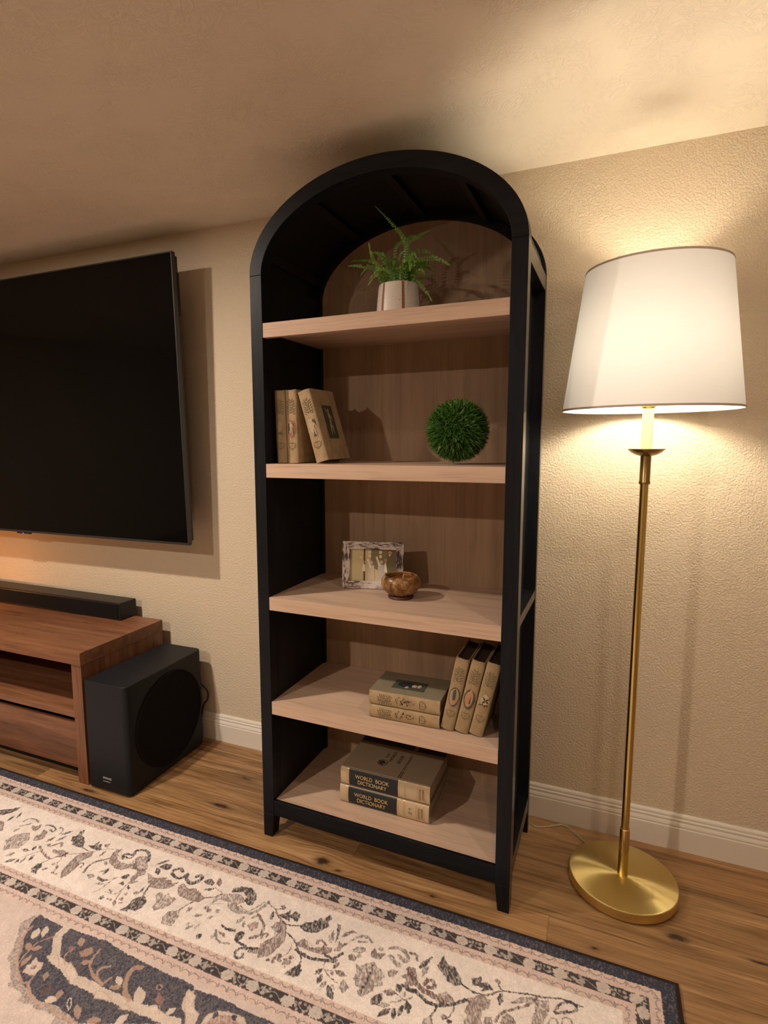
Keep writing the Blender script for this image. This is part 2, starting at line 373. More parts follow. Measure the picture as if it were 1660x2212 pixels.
RUG=[
('PD',0,[-1.0557,-0.8205,-1.0329,-0.806,-1.0156,-0.7937,-0.997,-0.7759,-0.9933,-0.7944,-0.9978,-0.816,-1.0134,-0.8323,-1.0295,-0.839]),
('LD',10,[-0.9616,-0.796,-0.9484,-0.8292]),
('LD',9,[-0.9675,-0.8228,-0.9634,-0.8591]),
('SG',7,[-0.903,-0.8339,-0.8979,-0.8129,-0.8675,-0.805,-0.8439,-0.8139]),
('SG',8,[-0.8897,-0.8561,-0.8715,-0.8393,-0.8662,-0.8279]),
('PB',0,[-0.8355,-0.8516,-0.8494,-0.8347,-0.8287,-0.8352,-0.8232,-0.8145,-0.8071,-0.8397,-0.8113,-0.8549]),
('PM',0,[-0.8654,-0.9298,-0.8602,-0.9018,-0.8461,-0.8827,-0.8206,-0.8721,-0.7913,-0.8945,-0.7837,-0.9209,-0.7833,-0.9414,-0.8116,-0.9573,-0.823,-0.9742,-0.8457,-0.9468]),
('PB',0,[-0.9913,-0.8661,-0.9698,-0.8665,-0.9281,-0.8992,-0.9344,-0.9063]),
('LG',12,[-0.8844,-0.8899,-0.8806,-0.8659]),
('PB',0,[-0.7726,-0.891,-0.7842,-0.87,-0.7726,-0.8608,-0.7879,-0.8362,-0.7641,-0.8397,-0.7431,-0.8658,-0.7476,-0.8805,-0.7605,-0.8944]),
('SD',7,[-0.8,-0.814,-0.7843,-0.8075,-0.7666,-0.8092,-0.7442,-0.818,-0.7462,-0.8322,-0.7648,-0.8266]),
('SB',6,[-0.7386,-0.8066,-0.7283,-0.8023,-0.715,-0.8102,-0.7101,-0.8303]),
('LD',9,[-0.6748,-0.7957,-0.699,-0.8301]),
('LD',8,[-0.6761,-0.827,-0.6881,-0.8642]),
('PD',0,[-0.6414,-0.775,-0.6491,-0.7916,-0.6424,-0.8107,-0.6508,-0.8229,-0.6399,-0.8355,-0.6184,-0.8477,-0.6201,-0.8525,-0.5957,-0.8547,-0.5721,-0.8531,-0.5852,-0.8254,-0.6071,-0.809,-0.6272,-0.8044]),
('SD',4,[-0.5728,-0.8493,-0.5457,-0.8543,-0.5147,-0.8534]),
('SB',8,[-0.7213,-0.9073,-0.6912,-0.9192,-0.6538,-0.9314,-0.6266,-0.9357,-0.6169,-0.9199,-0.6008,-0.9092,-0.5965,-0.8916]),
('LB',12,[-0.7171,-0.8805,-0.7113,-0.8482]),
('LB',12,[-0.6942,-0.8959,-0.6954,-0.8798]),
('SB',8,[-0.6819,-0.8908,-0.6722,-0.8743,-0.6581,-0.8643,-0.6474,-0.8764]),
('PB',0,[-0.6637,-0.8995,-0.6376,-0.8967,-0.6238,-0.8869,-0.5965,-0.8916,-0.5881,-0.9078,-0.6168,-0.908,-0.6425,-0.9108]),
('SB',4,[-0.5918,-0.8956,-0.5522,-0.877,-0.5147,-0.8534]),
('PB',0,[-0.5117,-0.8561,-0.5359,-0.8662,-0.5527,-0.8891,-0.5507,-0.9155,-0.5457,-0.9437,-0.5305,-0.974,-0.5157,-0.9893,-0.5081,-0.9755,-0.5057,-0.96,-0.5071,-0.935,-0.5163,-0.9087,-0.5119,-0.8877,-0.5022,-0.868]),
('SD',4,[-0.6266,-0.9357,-0.6331,-0.9538,-0.6395,-0.9717]),
('PD',0,[-0.6332,-0.9652,-0.6473,-0.9712,-0.6473,-0.9937,-0.6318,-1.0056,-0.6089,-1.0069,-0.6194,-0.993,-0.6207,-0.9751]),
('LB',10,[-0.7351,-0.9375,-0.7657,-0.9402]),
('LD',10,[-0.7276,-0.9303,-0.7336,-0.9124]),
('LD',10,[-0.6959,-0.949,-0.6918,-0.9707]),
('LD',9,[-0.7136,-0.9682,-0.7096,-0.9934]),
('LD',9,[-0.7294,-0.9787,-0.7262,-1.0004]),
('LD',10,[-0.7414,-0.9837,-0.7627,-1.0118]),
('LG',12,[-0.7735,-0.9656,-0.7886,-0.9878]),
('SB',2,[-0.6961,-0.9212,-0.7095,-0.9428,-0.7289,-0.9707]),
('OB',7,[-0.5954,-0.9494]),
('OB',7,[-0.5708,-0.9579]),
('OB',6,[-0.6006,-0.9741]),
('OB',6,[-0.564,-0.9808]),
('OB',6,[-0.5466,-0.9808]),
('OB',5,[-0.6038,-0.9828]),
('SB',2,[-0.5946,-0.9145,-0.5873,-0.9384,-0.5725,-0.9624,-0.5565,-0.9813]),
('PD',0,[-0.5569,-0.8344,-0.5403,-0.8233,-0.5385,-0.8017,-0.5273,-0.8221,-0.5187,-0.8101,-0.4999,-0.8311,-0.5115,-0.84,-0.5378,-0.8388]),
('PB',0,[-0.5057,-0.8089,-0.4895,-0.7938,-0.4838,-0.8162]),
('SB',3,[-0.5147,-0.8534,-0.496,-0.8314,-0.4388,-0.8055]),
('LD',9,[-0.4764,-0.8333,-0.4781,-0.8579]),
('SB',8,[-0.4355,-0.8557,-0.4647,-0.8833,-0.4735,-0.9097,-0.4651,-0.9358]),
('LG',9,[-0.3944,-0.8952,-0.3919,-0.9197]),
('PG',0,[-0.4421,-0.9442,-0.4268,-0.9306,-0.4165,-0.9371,-0.4244,-0.9511]),
('SB',5,[-0.5082,-0.928,-0.5086,-0.9093,-0.4934,-0.9105,-0.4936,-0.9256]),
('PB',0,[-0.4302,-0.8013,-0.444,-0.8152,-0.438,-0.8445,-0.4152,-0.8697,-0.3848,-0.8795,-0.3536,-0.8776,-0.3308,-0.8607,-0.3071,-0.8581,-0.3229,-0.8348,-0.3532,-0.8513,-0.3821,-0.8558,-0.4053,-0.8464,-0.4253,-0.8233]),
('PM',0,[-0.3476,-0.8299,-0.3444,-0.8053,-0.3157,-0.7933,-0.295,-0.8156,-0.2699,-0.8425,-0.2928,-0.8595,-0.3241,-0.8541]),
('SD',11,[-0.3889,-0.8357,-0.3983,-0.816,-0.369,-0.8078,-0.3731,-0.7895,-0.3467,-0.7745,-0.3161,-0.7856,-0.2975,-0.8128]),
('SD',6,[-0.3924,-0.8254,-0.3699,-0.8277,-0.3636,-0.8134]),
('SG',2,[-0.28,-0.8282,-0.2542,-0.8174]),
('LB',10,[-0.2568,-0.811,-0.2302,-0.7789]),
('PD',0,[-0.2401,-0.8152,-0.2309,-0.8001,-0.205,-0.7931,-0.1979,-0.8087,-0.2048,-0.819,-0.2258,-0.8204]),
('LD',16,[-0.2421,-0.8272,-0.2196,-0.8452]),
('SD',11,[-0.1493,-0.8031,-0.1653,-0.7951,-0.1816,-0.8056,-0.1794,-0.8229,-0.1612,-0.8332,-0.1408,-0.8318,-0.1266,-0.808]),
('SD',12,[-0.1266,-0.808,-0.1137,-0.8275,-0.0896,-0.8348,-0.0735,-0.8212,-0.0724,-0.7996,-0.0855,-0.7944,-0.0927,-0.8046]),
('PB',0,[-0.2553,-0.8583,-0.2296,-0.8655,-0.2091,-0.8604,-0.184,-0.8464,-0.1795,-0.8586,-0.1614,-0.851,-0.1459,-0.8619,-0.1322,-0.8457,-0.1348,-0.8641,-0.1463,-0.8825,-0.1774,-0.8955,-0.2042,-0.9,-0.2315,-0.8839]),
('PB',0,[-0.3073,-0.8545,-0.2746,-0.8445,-0.2621,-0.8647,-0.2777,-0.882,-0.2768,-0.9028,-0.2608,-0.8996,-0.2696,-0.9102,-0.2831,-0.9159,-0.2935,-0.8922,-0.2924,-0.8666]),
('SB',2,[-0.2855,-0.9134,-0.2839,-0.9469,-0.2918,-0.9701,-0.3276,-0.9752]),
('SB',3,[-0.2839,-0.9469,-0.2711,-0.9843,-0.2571,-1.007]),
('PD',0,[-0.3277,-0.9065,-0.3195,-0.8888,-0.3103,-0.8849,-0.307,-0.9014,-0.3182,-0.9096]),
('PD',0,[-0.3124,-0.9281,-0.3062,-0.9151,-0.2938,-0.9307]),
('PD',0,[-0.2755,-0.9332,-0.2783,-0.9208,-0.262,-0.931,-0.264,-0.9385]),
('PD',0,[-0.4001,-0.9439,-0.4012,-0.9337,-0.3819,-0.9363,-0.3634,-0.9321,-0.3716,-0.946]),
('SB',2,[-0.3716,-0.946,-0.3457,-0.9176,-0.3392,-0.9113]),
('PB',0,[-0.3241,-0.9604,-0.3058,-0.9627,-0.3052,-0.9724]),
('PD',0,[-0.3235,-1.003,-0.3221,-0.9894,-0.3106,-0.9944,-0.3146,-1.0025]),
('PB',0,[-0.2625,-0.9774,-0.2562,-0.9683,-0.2448,-0.9797]),
('LG',8,[-0.2657,-0.9526,-0.2499,-0.9591]),
('LG',8,[-0.3842,-0.9616,-0.3594,-0.9513]),
('SB',2,[-0.3652,-0.991,-0.3505,-0.9748,-0.3487,-0.9399,-0.3389,-0.9147]),
('OB',5,[-0.2972,-0.9952]),
('OB',5,[-0.2861,-0.9938]),
('OB',5,[-0.2489,-0.9909]),
('OB',5,[-0.2424,-0.9882]),
('LB',10,[-0.2571,-1.007,-0.271,-0.9874]),
('LG',10,[-0.237,-0.9439,-0.2216,-0.9341]),
('LD',7,[-0.2216,-0.9341,-0.2198,-0.9099]),
('SD',6,[-0.2109,-0.8994,-0.204,-0.9201,-0.1995,-0.9413]),
('PD',0,[-0.1929,-0.9385,-0.1734,-0.9529,-0.1693,-0.9764,-0.18,-0.9963,-0.2013,-0.9991,-0.1991,-1.0074,-0.2267,-1.0128,-0.2184,-1.0001,-0.2143,-0.9859,-0.2167,-0.9647,-0.2082,-0.9482]),
('PM',0,[-0.1643,-0.9101,-0.1511,-0.9046,-0.1383,-0.9156,-0.1249,-0.9002,-0.1101,-0.9103,-0.0929,-0.9063,-0.0916,-0.925,-0.101,-0.9478,-0.1249,-0.9702,-0.1394,-0.9607,-0.139,-0.9449,-0.1623,-0.9224]),
('PB',0,[-0.1214,-0.8585,-0.1121,-0.8443,-0.0926,-0.8532,-0.0798,-0.858,-0.064,-0.848,-0.0366,-0.8566,-0.0057,-0.8666,-0.0181,-0.891,-0.0583,-0.8951,-0.1007,-0.8901]),
('SB',4,[-0.0057,-0.8666,0.0142,-0.855]),
('SD',5,[-0.0352,-0.895,-0.0432,-0.9204,-0.0528,-0.9399]),
('PM',0,[-0.0766,-0.9591,-0.0528,-0.9399,-0.0377,-0.9579,-0.0354,-0.9806,-0.0347,-0.9977,-0.0668,-0.9996,-0.0799,-0.9815]),
('LG',9,[-0.0242,-0.9401,-0.024,-0.9124]),
('LG',8,[-0.3931,-0.8941,-0.4172,-0.9188]),
('LD',9,[-0.3958,-0.8915,-0.393,-0.9196]),
('PG',0,[-0.4345,-0.874,-0.433,-0.8657,-0.4191,-0.8789,-0.4262,-0.8819]),
('PD',0,[-0.0546,-0.8119,-0.0424,-0.7928,-0.0188,-0.8004,-0.0177,-0.8137,-0.0396,-0.816]),
('LB',14,[-0.0152,-0.7814,0.0085,-0.8096]),
('LD',9,[-0.0307,-0.8429,-0.0013,-0.8239]),
('SB',2,[-0.0052,-0.8187,0.0321,-0.8299]),
('SB',4,[-0.0092,-0.8668,0.0238,-0.8498,0.0343,-0.829]),
('PM',0,[0.0244,-0.8846,0.0241,-0.8464,0.0431,-0.8253,0.0646,-0.8196,0.0966,-0.8127,0.1227,-0.8308,0.1058,-0.8505,0.1099,-0.8644,0.1425,-0.8722,0.1214,-0.881,0.087,-0.8709,0.0654,-0.8485,0.0401,-0.8526]),
('PD',0,[0.0534,-0.8077,0.0612,-0.7943,0.0754,-0.7816,0.095,-0.7768,0.1123,-0.7729,0.1331,-0.7876,0.1502,-0.8097,0.1508,-0.8317,0.1358,-0.838,0.1172,-0.8267,0.1175,-0.8105,0.0967,-0.7962,0.0808,-0.8062,0.0632,-0.8135]),
('SG',10,[0.1125,-0.8602,0.1451,-0.868,0.1703,-0.8574,0.1848,-0.8299,0.1917,-0.8019]),
('SD',3,[0.1177,-0.8518,0.1503,-0.8597,0.1678,-0.837,0.1809,-0.8064]),
('SB',4,[0.1948,-0.8069,0.2261,-0.8188,0.2473,-0.8099]),
('PB',0,[0.2393,-0.8008,0.2449,-0.7922,0.2586,-0.8021,0.2508,-0.8115]),
('SB',6,[0.2282,-0.8179,0.2581,-0.8417,0.2836,-0.8544]),
('PD',0,[0.2524,-0.8321,0.2685,-0.8193,0.2755,-0.8042,0.281,-0.8231,0.2909,-0.8038,0.311,-0.8075,0.3138,-0.8359,0.2837,-0.8279,0.2919,-0.8422,0.2608,-0.8375]),
('LD',11,[0.2299,-0.8294,0.2339,-0.8577]),
('PM',0,[0.2535,-0.8814,0.2582,-0.8593,0.2719,-0.8564,0.2894,-0.8862,0.2665,-0.8901]),
('PB',0,[0.2657,-0.8502,0.2877,-0.8527,0.3035,-0.8802,0.3141,-0.9114,0.3064,-0.936,0.2949,-0.9693,0.2698,-0.9874,0.264,-0.9746,0.2342,-0.9819,0.232,-0.9672,0.2613,-0.9549,0.2554,-0.9415,0.2752,-0.9169,0.2793,-0.8904,0.2726,-0.8706]),
('SD',5,[0.2836,-0.8544,0.308,-0.8528,0.3367,-0.8408]),
('SB',6,[0.2439,-0.9273,0.239,-0.9156,0.2537,-0.9067,0.2565,-0.9193]),
('SD',8,[0.1798,-0.9349,0.1751,-0.9507,0.1839,-0.9634,0.2082,-0.9692,0.2294,-0.9709,0.2529,-0.961]),
('PD',0,[0.1651,-0.9438,0.1728,-0.9323,0.1893,-0.9337,0.1926,-0.9461,0.1839,-0.9634,0.1745,-0.9646]),
('SD',7,[0.2249,-0.9754,0.2059,-0.9807,0.2007,-0.9986,0.2122,-1.0116,0.2276,-1.0052,0.2228,-0.9944]),
('SB',9,[0.1896,-0.8584,0.2184,-0.8789,0.2319,-0.8962,0.2324,-0.9212,0.2126,-0.9378]),
('PR',0,[0.1812,-0.906,0.1928,-0.8838,0.2025,-0.8826,0.2142,-0.9008,0.2022,-0.9143]),
('LG',9,[0.1545,-0.8821,0.1438,-0.9131]),
('LG',9,[0.1597,-0.8976,0.1719,-0.9156]),
('LG',8,[0.1743,-0.8798,0.189,-0.8616]),
('SD',7,[0.1079,-0.9339,0.1261,-0.9406,0.1551,-0.9369]),
('PD',0,[0.122,-0.9423,0.1367,-0.9333,0.1541,-0.9317,0.1485,-0.9425]),
('PB',0,[0.1125,-0.9547,0.1349,-0.9565,0.1406,-0.968,0.1228,-0.9616]),
('SG',7,[0.1028,-0.956,0.1221,-0.9784,0.1432,-0.9859,0.1679,-0.9808]),
('LG',9,[0.1081,-0.9843,0.1076,-0.9624]),
('OB',10,[0.021,-0.8986]),
('OB',10,[0.0366,-0.9043]),
('OG',10,[0.0637,-0.896]),
('OD',11,[0.0689,-0.9953]),
('LG',9,[0.0025,-0.9428,0.0304,-0.9252]),
('LG',8,[0.0495,-0.9321,0.0632,-0.9174]),
('LG',9,[0.0032,-0.9778,0.012,-0.9683]),
('LG',9,[0.0137,-0.9905,0.0299,-0.9666]),
('LG',8,[-0.0252,-0.9364,-0.0254,-0.9118]),
('LG',8,[0.0415,-0.9845,0.0392,-0.954]),
('SD',5,[0.3081,-0.8839,0.3386,-0.8985,0.3689,-0.9228,0.3838,-0.937,0.3903,-0.9618]),
('PD',0,[0.3941,-0.9602,0.4058,-0.9818,0.3944,-0.9985,0.3652,-1.0037,0.3746,-0.9878,0.3793,-0.9713]),
('SB',2,[0.3375,-0.9096,0.3422,-0.9392,0.3308,-0.9568]),
('OB',11,[0.3219,-0.9579]),
('OB',8,[0.3152,-0.9709]),
('OB',7,[0.318,-0.9835]),
('OB',6,[0.3023,-0.9813]),
('OB',8,[0.331,-0.9693]),
('SB',2,[0.3481,-0.9495,0.3528,-0.9701,0.3589,-0.9847]),
('OB',8,[0.3581,-0.9503]),
('OB',8,[0.3604,-0.9669]),
('OB',7,[0.3471,-0.9725]),
('OB',7,[0.3451,-0.9608]),
('PD',0,[0.3313,-0.8483,0.3381,-0.8282,0.3595,-0.8163,0.3619,-0.8065,0.3706,-0.8088,0.376,-0.7947,0.3892,-0.801,0.3953,-0.7777,0.4004,-0.7726,0.4084,-0.7841,0.4027,-0.7982,0.4117,-0.8118,0.3992,-0.8312,0.3836,-0.849,0.353,-0.8562]),
('PD',0,[0.4297,-0.7927,0.4401,-0.7941,0.4487,-0.8076,0.4534,-0.8335,0.4539,-0.8524,0.4482,-0.8274]),
('LG',13,[0.4318,-0.8232,0.4412,-0.8631]),
('PB',0,[0.4665,-0.8308,0.4682,-0.8135,0.4848,-0.7967,0.4984,-0.8008,0.4863,-0.8059,0.4804,-0.8194]),
('SG',9,[0.4964,-0.8291,0.5084,-0.8132,0.5343,-0.8023,0.5547,-0.8127]),
('SG',6,[0.5162,-0.8262,0.5408,-0.8185]),
('PG',0,[0.512,-0.8545,0.5209,-0.8429,0.5433,-0.8361,0.5459,-0.8481,0.5332,-0.8612,0.5168,-0.8603]),
('PB',0,[0.5634,-0.8407,0.5705,-0.8299,0.5814,-0.8409,0.6035,-0.8342,0.5969,-0.8522,0.5843,-0.86,0.5703,-0.8583]),
('OG',8,[0.5856,-0.8223]),
('OG',8,[0.5368,-0.8699]),
('PB',0,[0.508,-0.8768,0.5206,-0.869,0.5318,-0.8795,0.5297,-0.8904,0.5174,-0.8931]),
('SG',11,[0.6094,-0.8136,0.6301,-0.8023,0.6533,-0.8055,0.6676,-0.8225,0.6629,-0.8345,0.6443,-0.8247]),
('SG',14,[0.6202,-0.8374,0.6355,-0.8435,0.6521,-0.8539]),
('PM',0,[0.5399,-0.8985,0.552,-0.9008,0.5636,-0.8861,0.5847,-0.8723,0.6006,-0.8852,0.6183,-0.8922,0.6258,-0.9009,0.6178,-0.9136,0.6292,-0.9272,0.61,-0.9376,0.6117,-0.9526,0.5967,-0.9678,0.5848,-0.9794,0.5739,-0.9685,0.5789,-0.9552,0.5646,-0.9567,0.5489,-0.9402,0.5514,-0.9203]),
('SD',6,[0.5837,-0.9666,0.5858,-0.9409,0.5862,-0.9152,0.5842,-0.8824]),
('PB',0,[0.628,-0.8834,0.637,-0.8724,0.6541,-0.8724,0.6499,-0.8908,0.6362,-0.8942]),
('PB',0,[0.3472,-0.8998,0.3623,-0.8827,0.3808,-0.8857,0.3838,-0.9004,0.4017,-0.8982,0.4182,-0.8886,0.4256,-0.8986,0.4378,-0.8804,0.4544,-0.876,0.4586,-0.8847,0.4472,-0.8998,0.4288,-0.905,0.4003,-0.9092,0.3763,-0.9088,0.356,-0.9068]),
('SB',9,[0.4068,-0.8802,0.4063,-0.8696,0.4182,-0.8647,0.4306,-0.8755,0.4293,-0.8918]),
('PB',0,[0.4628,-0.8486,0.4768,-0.8535,0.4905,-0.8424,0.4808,-0.8624,0.478,-0.8766,0.4644,-0.8823,0.468,-0.8651]),
('SD',10,[0.3591,-0.9213,0.3754,-0.9248,0.4112,-0.9302,0.4478,-0.9199,0.4793,-0.9091]),
('SD',8,[0.4444,-0.9036,0.4725,-0.9044,0.4887,-0.8798]),
('PD',0,[0.3857,-0.9609,0.4038,-0.9728,0.4056,-0.9887,0.3992,-0.9938]),
('SB',2,[0.4517,-0.9232,0.4627,-0.9456,0.4974,-0.9666,0.5129,-0.967]),
('LD',12,[0.4473,-0.9688,0.4571,-0.9479]),
('LD',12,[0.4636,-0.9923,0.4649,-0.9638]),
('LG',11,[0.4766,-1.0049,0.4827,-0.9773]),
('LD',15,[0.4919,-0.9849,0.5195,-1.0177]),
('LD',12,[0.4833,-0.9321,0.4936,-0.9106]),
('LB',14,[0.4955,-0.939,0.5252,-0.9408]),
('LB',9,[0.4843,-0.9437,0.4928,-0.9521]),
('LG',9,[0.4983,-0.9777,0.5127,-0.9898]),
('SB',2,[0.4674,-0.946,0.4965,-0.9362]),
('PG',0,[0.5194,-0.9619,0.5241,-0.953,0.5471,-0.9708,0.5386,-0.99,0.5281,-0.981]),
('PD',0,[0.6162,-0.9749,0.6261,-0.9576,0.6379,-0.9505,0.6446,-0.963,0.6378,-0.983,0.622,-0.9896]),
('LB',16,[0.6386,-0.9413,0.6719,-0.9362]),
('SB',3,[0.6719,-0.9362,0.7008,-0.9437,0.7131,-0.9255]),
('LD',15,[0.6685,-0.9084,0.6802,-0.9305]),
('LG',8,[0.6903,-0.924,0.6965,-0.9368]),
('SB',4,[0.665,-0.963,0.7008,-0.9437]),
('LG',11,[0.642,-0.9833,0.6659,-0.9712]),
('LD',12,[0.6487,-1.0116,0.6698,-0.9821]),
('LD',12,[0.685,-1.0025,0.679,-0.9741]),
('LD',12,[0.6969,-0.9914,0.6987,-0.9616]),
('LD',15,[0.718,-0.9722,0.7055,-0.946]),
('PB',0,[0.6761,-0.8487,0.6962,-0.8451,0.7039,-0.8563,0.714,-0.8893,0.6869,-0.9075,0.6864,-0.8871,0.6683,-0.883,0.6848,-0.869]),
('SD',10,[0.6808,-0.9078,0.6997,-0.9089,0.7201,-0.9093]),
('SB',9,[0.6699,-0.8051,0.6851,-0.8025,0.6967,-0.8198]),
('LD',11,[0.7296,-0.7931,0.7089,-0.8398]),
('PG',0,[0.7318,-0.8231,0.7171,-0.8363,0.7218,-0.8622,0.7317,-0.8442]),
('PD',0,[0.7619,-0.774,0.7777,-0.8002,0.7958,-0.7997,0.8222,-0.8235,0.829,-0.8409,0.8085,-0.8528,0.7895,-0.8474,0.7654,-0.8231,0.7529,-0.8106]),
('SD',5,[0.829,-0.8409,0.854,-0.8501,0.8768,-0.8503,0.9032,-0.8408,0.928,-0.8223,0.9729,-0.8066,1.0262,-0.7955,1.0786,-0.7814,1.1334,-0.7801]),
('PD',0,[0.8497,-0.8153,0.8726,-0.7989,0.8756,-0.8146,0.8922,-0.811,0.9086,-0.8239,0.8803,-0.8391,0.8891,-0.8255,0.8562,-0.8328]),
('OB',9,[0.918,-0.7951]),
('SB',3,[0.9188,-0.7998,0.9297,-0.815]),
('LD',14,[0.9316,-0.8272,0.9311,-0.859]),
('SB',16,[0.6835,-0.8575,0.7021,-0.8774,0.7289,-0.8962,0.7601,-0.9025,0.7906,-0.9087]),
('SB',11,[0.7333,-0.8811,0.7405,-0.8646,0.7556,-0.865,0.7597,-0.8799,0.7465,-0.8855]),
('PB',0,[0.7776,-0.892,0.7918,-0.8795,0.811,-0.8875,0.8215,-0.8957,0.7947,-0.9133,0.7788,-0.9074]),
('SD',10,[0.6955,-0.9135,0.7253,-0.9139,0.7579,-0.9256,0.7935,-0.92,0.8184,-0.9064,0.8493,-0.8809]),
('PB',0,[0.8486,-0.878,0.8826,-0.851,0.906,-0.8571,0.907,-0.8784,0.8908,-0.8943,0.8926,-0.9175,0.8974,-0.9289,0.8578,-0.9455,0.8578,-0.9203,0.8497,-0.9086,0.8594,-0.8892]),
('SB',8,[1.0215,-0.8022,0.998,-0.834,0.9613,-0.8617,0.9378,-0.8837,0.9284,-0.9083]),
('PB',0,[0.9529,-0.8773,0.9695,-0.8822,0.9766,-0.8956,0.942,-0.9102,0.9441,-0.8899]),
('PG',0,[0.961,-0.8402,0.9827,-0.8185,1.0111,-0.8066,0.997,-0.8251,0.964,-0.8421]),
('PM',0,[1.0169,-0.8104,1.0478,-0.7974,1.0528,-0.8262,1.0408,-0.8686,1.0161,-0.879,1.0199,-0.8401]),
('SD',7,[1.0656,-0.8238,1.0746,-0.8018,1.0971,-0.783,1.1181,-0.7866,1.1136,-0.8037,1.0884,-0.8143,1.0684,-0.8257]),
('SD',5,[0.773,-0.9589,0.7797,-0.9319,0.7935,-0.92]),
('PG',0,[0.7578,-0.9742,0.773,-0.9589,0.7836,-0.9768,0.7588,-0.9872]),
('SB',3,[0.8249,-0.9099,0.8182,-0.9399,0.807,-0.9505]),
('OB',9,[0.8063,-0.9479]),
('OD',8,[0.819,-0.9543]),
('PB',0,[0.9015,-0.9078,0.917,-0.9043,0.9222,-0.9185,0.9024,-0.9268]),
('SG',5,[1.0532,-0.8634,1.0571,-0.8483,1.0696,-0.843,1.0754,-0.854]),
('SG',5,[1.0853,-0.8498,1.0869,-0.8328,1.1018,-0.8265,1.11,-0.8395]),
('PE',0,[-0.4567,-1.1295,-0.4649,-1.1474,-0.4722,-1.1695,-0.4393,-1.2016,-0.407,-1.2403,-0.3973,-1.2655,-0.3667,-1.2769,-0.3424,-1.2981,-0.3133,-1.3124,-0.3187,-1.3221,-0.2731,-1.325,-0.2492,-1.3292,-0.2544,-1.3455,-0.2082,-1.3399,-0.1489,-1.3353,-0.1157,-1.3346,-0.113,-1.354,-0.0386,-1.3227,-0.247,-1.2186]),
('PN',0,[-0.4431,-1.1238,-0.3375,-1.127,-0.2936,-1.1224,-0.1787,-1.1144,-0.0789,-1.1235,0.0104,-1.1265,0.0934,-1.1265,0.1569,-1.126,0.2255,-1.2116,-0.0441,-1.325,-0.0848,-1.3183,-0.1399,-1.3146,-0.1883,-1.3212,-0.2379,-1.3138,-0.2833,-1.3036,-0.3279,-1.2843,-0.3732,-1.2471,-0.4149,-1.2047,-0.4336,-1.1673,-0.4446,-1.1389]),
('PN',0,[0.131,-1.1327,0.1576,-1.1362,0.2439,-1.1285,0.3196,-1.1311,0.418,-1.1308,0.2038,-1.2209]),
('SP',7,[-0.427,-1.1645,-0.4192,-1.1976,-0.3812,-1.2337,-0.3622,-1.2589,-0.3279,-1.2843,-0.2865,-1.3012,-0.2685,-1.2973,-0.2408,-1.315,-0.2055,-1.325,-0.1627,-1.3242,-0.1154,-1.3279,-0.0584,-1.3268]),
('SC',26,[-0.3242,-1.1214,-0.3216,-1.1567,-0.2863,-1.1939,-0.2597,-1.2159,-0.2128,-1.2242,-0.1585,-1.2399,-0.1086,-1.2375,-0.0629,-1.2402,-0.007,-1.238,0.0528,-1.237,0.0986,-1.2312,0.145,-1.2315,0.1789,-1.227]),
('PC',0,[-0.2946,-1.2182,-0.2823,-1.2089,-0.2666,-1.2023,-0.2343,-1.2292,-0.2654,-1.2304]),
('PC',0,[-0.2097,-1.2268,-0.2161,-1.2057,-0.2037,-1.2085,-0.1583,-1.2322,-0.1646,-1.2537]),
('PC',0,[-0.0671,-1.2597,-0.0773,-1.2426,-0.0513,-1.2353,-0.0188,-1.2464,-0.0472,-1.2549]),
('PC',0,[0.0155,-1.2561,0.0201,-1.2405,0.0495,-1.2418,0.04,-1.2525]),
('PC',0,[-0.3125,-1.2817,-0.3203,-1.2614,-0.3144,-1.255,-0.3193,-1.2327,-0.2996,-1.2407,-0.2872,-1.2355,-0.2737,-1.2537,-0.2727,-1.2727,-0.2938,-1.2815]),
('OB',9,[-0.2969,-1.2575]),
('LC',20,[-0.3995,-1.1622,-0.3857,-1.1925]),
('LC',18,[-0.3839,-1.1464,-0.3639,-1.1744]),
('LP',13,[-0.3563,-1.219,-0.333,-1.2029]),
('LP',13,[-0.3839,-1.2092,-0.359,-1.2244]),
('LP',14,[-0.3356,-1.2678,-0.3383,-1.2366]),
('SP',4,[-0.3249,-1.158,-0.3498,-1.1818,-0.3606,-1.2081,-0.3575,-1.2405,-0.3449,-1.2717]),
('SP',4,[-0.2757,-1.2739,-0.2655,-1.2961,-0.2379,-1.3138]),
('LP',13,[-0.2489,-1.2549,-0.233,-1.275]),
('PB',0,[-0.2147,-1.2968,-0.212,-1.281,-0.1854,-1.2881,-0.1941,-1.3061]),
('LP',15,[-0.1649,-1.2758,-0.1566,-1.3009]),
('LC',16,[-0.1797,-1.3141,-0.1566,-1.3009]),
('SC',3,[-0.1277,-1.2852,-0.1198,-1.2993,-0.1007,-1.3083,-0.111,-1.2922,-0.1263,-1.2846]),
('LP',16,[-0.0943,-1.292,-0.0601,-1.3146]),
('LP',17,[-0.2531,-1.1368,-0.2298,-1.1532]),
('LR',17,[-0.2483,-1.1821,-0.2456,-1.1641]),
('SP',4,[-0.2481,-1.1863,-0.238,-1.2067,-0.2222,-1.2162]),
('PP',0,[-0.2198,-1.1744,-0.2105,-1.1621,-0.2011,-1.1454,-0.1789,-1.1572,-0.1852,-1.1764,-0.2039,-1.1843]),
('SP',8,[-0.1694,-1.1448,-0.1606,-1.1823,-0.1339,-1.2066,-0.0761,-1.2239]),
('SP',8,[-0.0996,-1.1727,-0.1183,-1.1884,-0.1102,-1.2082,-0.0815,-1.2188,-0.0716,-1.1996]),
('LP',13,[-0.1853,-1.1967,-0.1621,-1.185]),
('LC',14,[-0.0564,-1.1894,-0.0289,-1.204]),
('SP',13,[-0.0144,-1.1408,-0.0331,-1.1526,-0.0271,-1.1847,-0.0017,-1.2145,0.0242,-1.2283]),
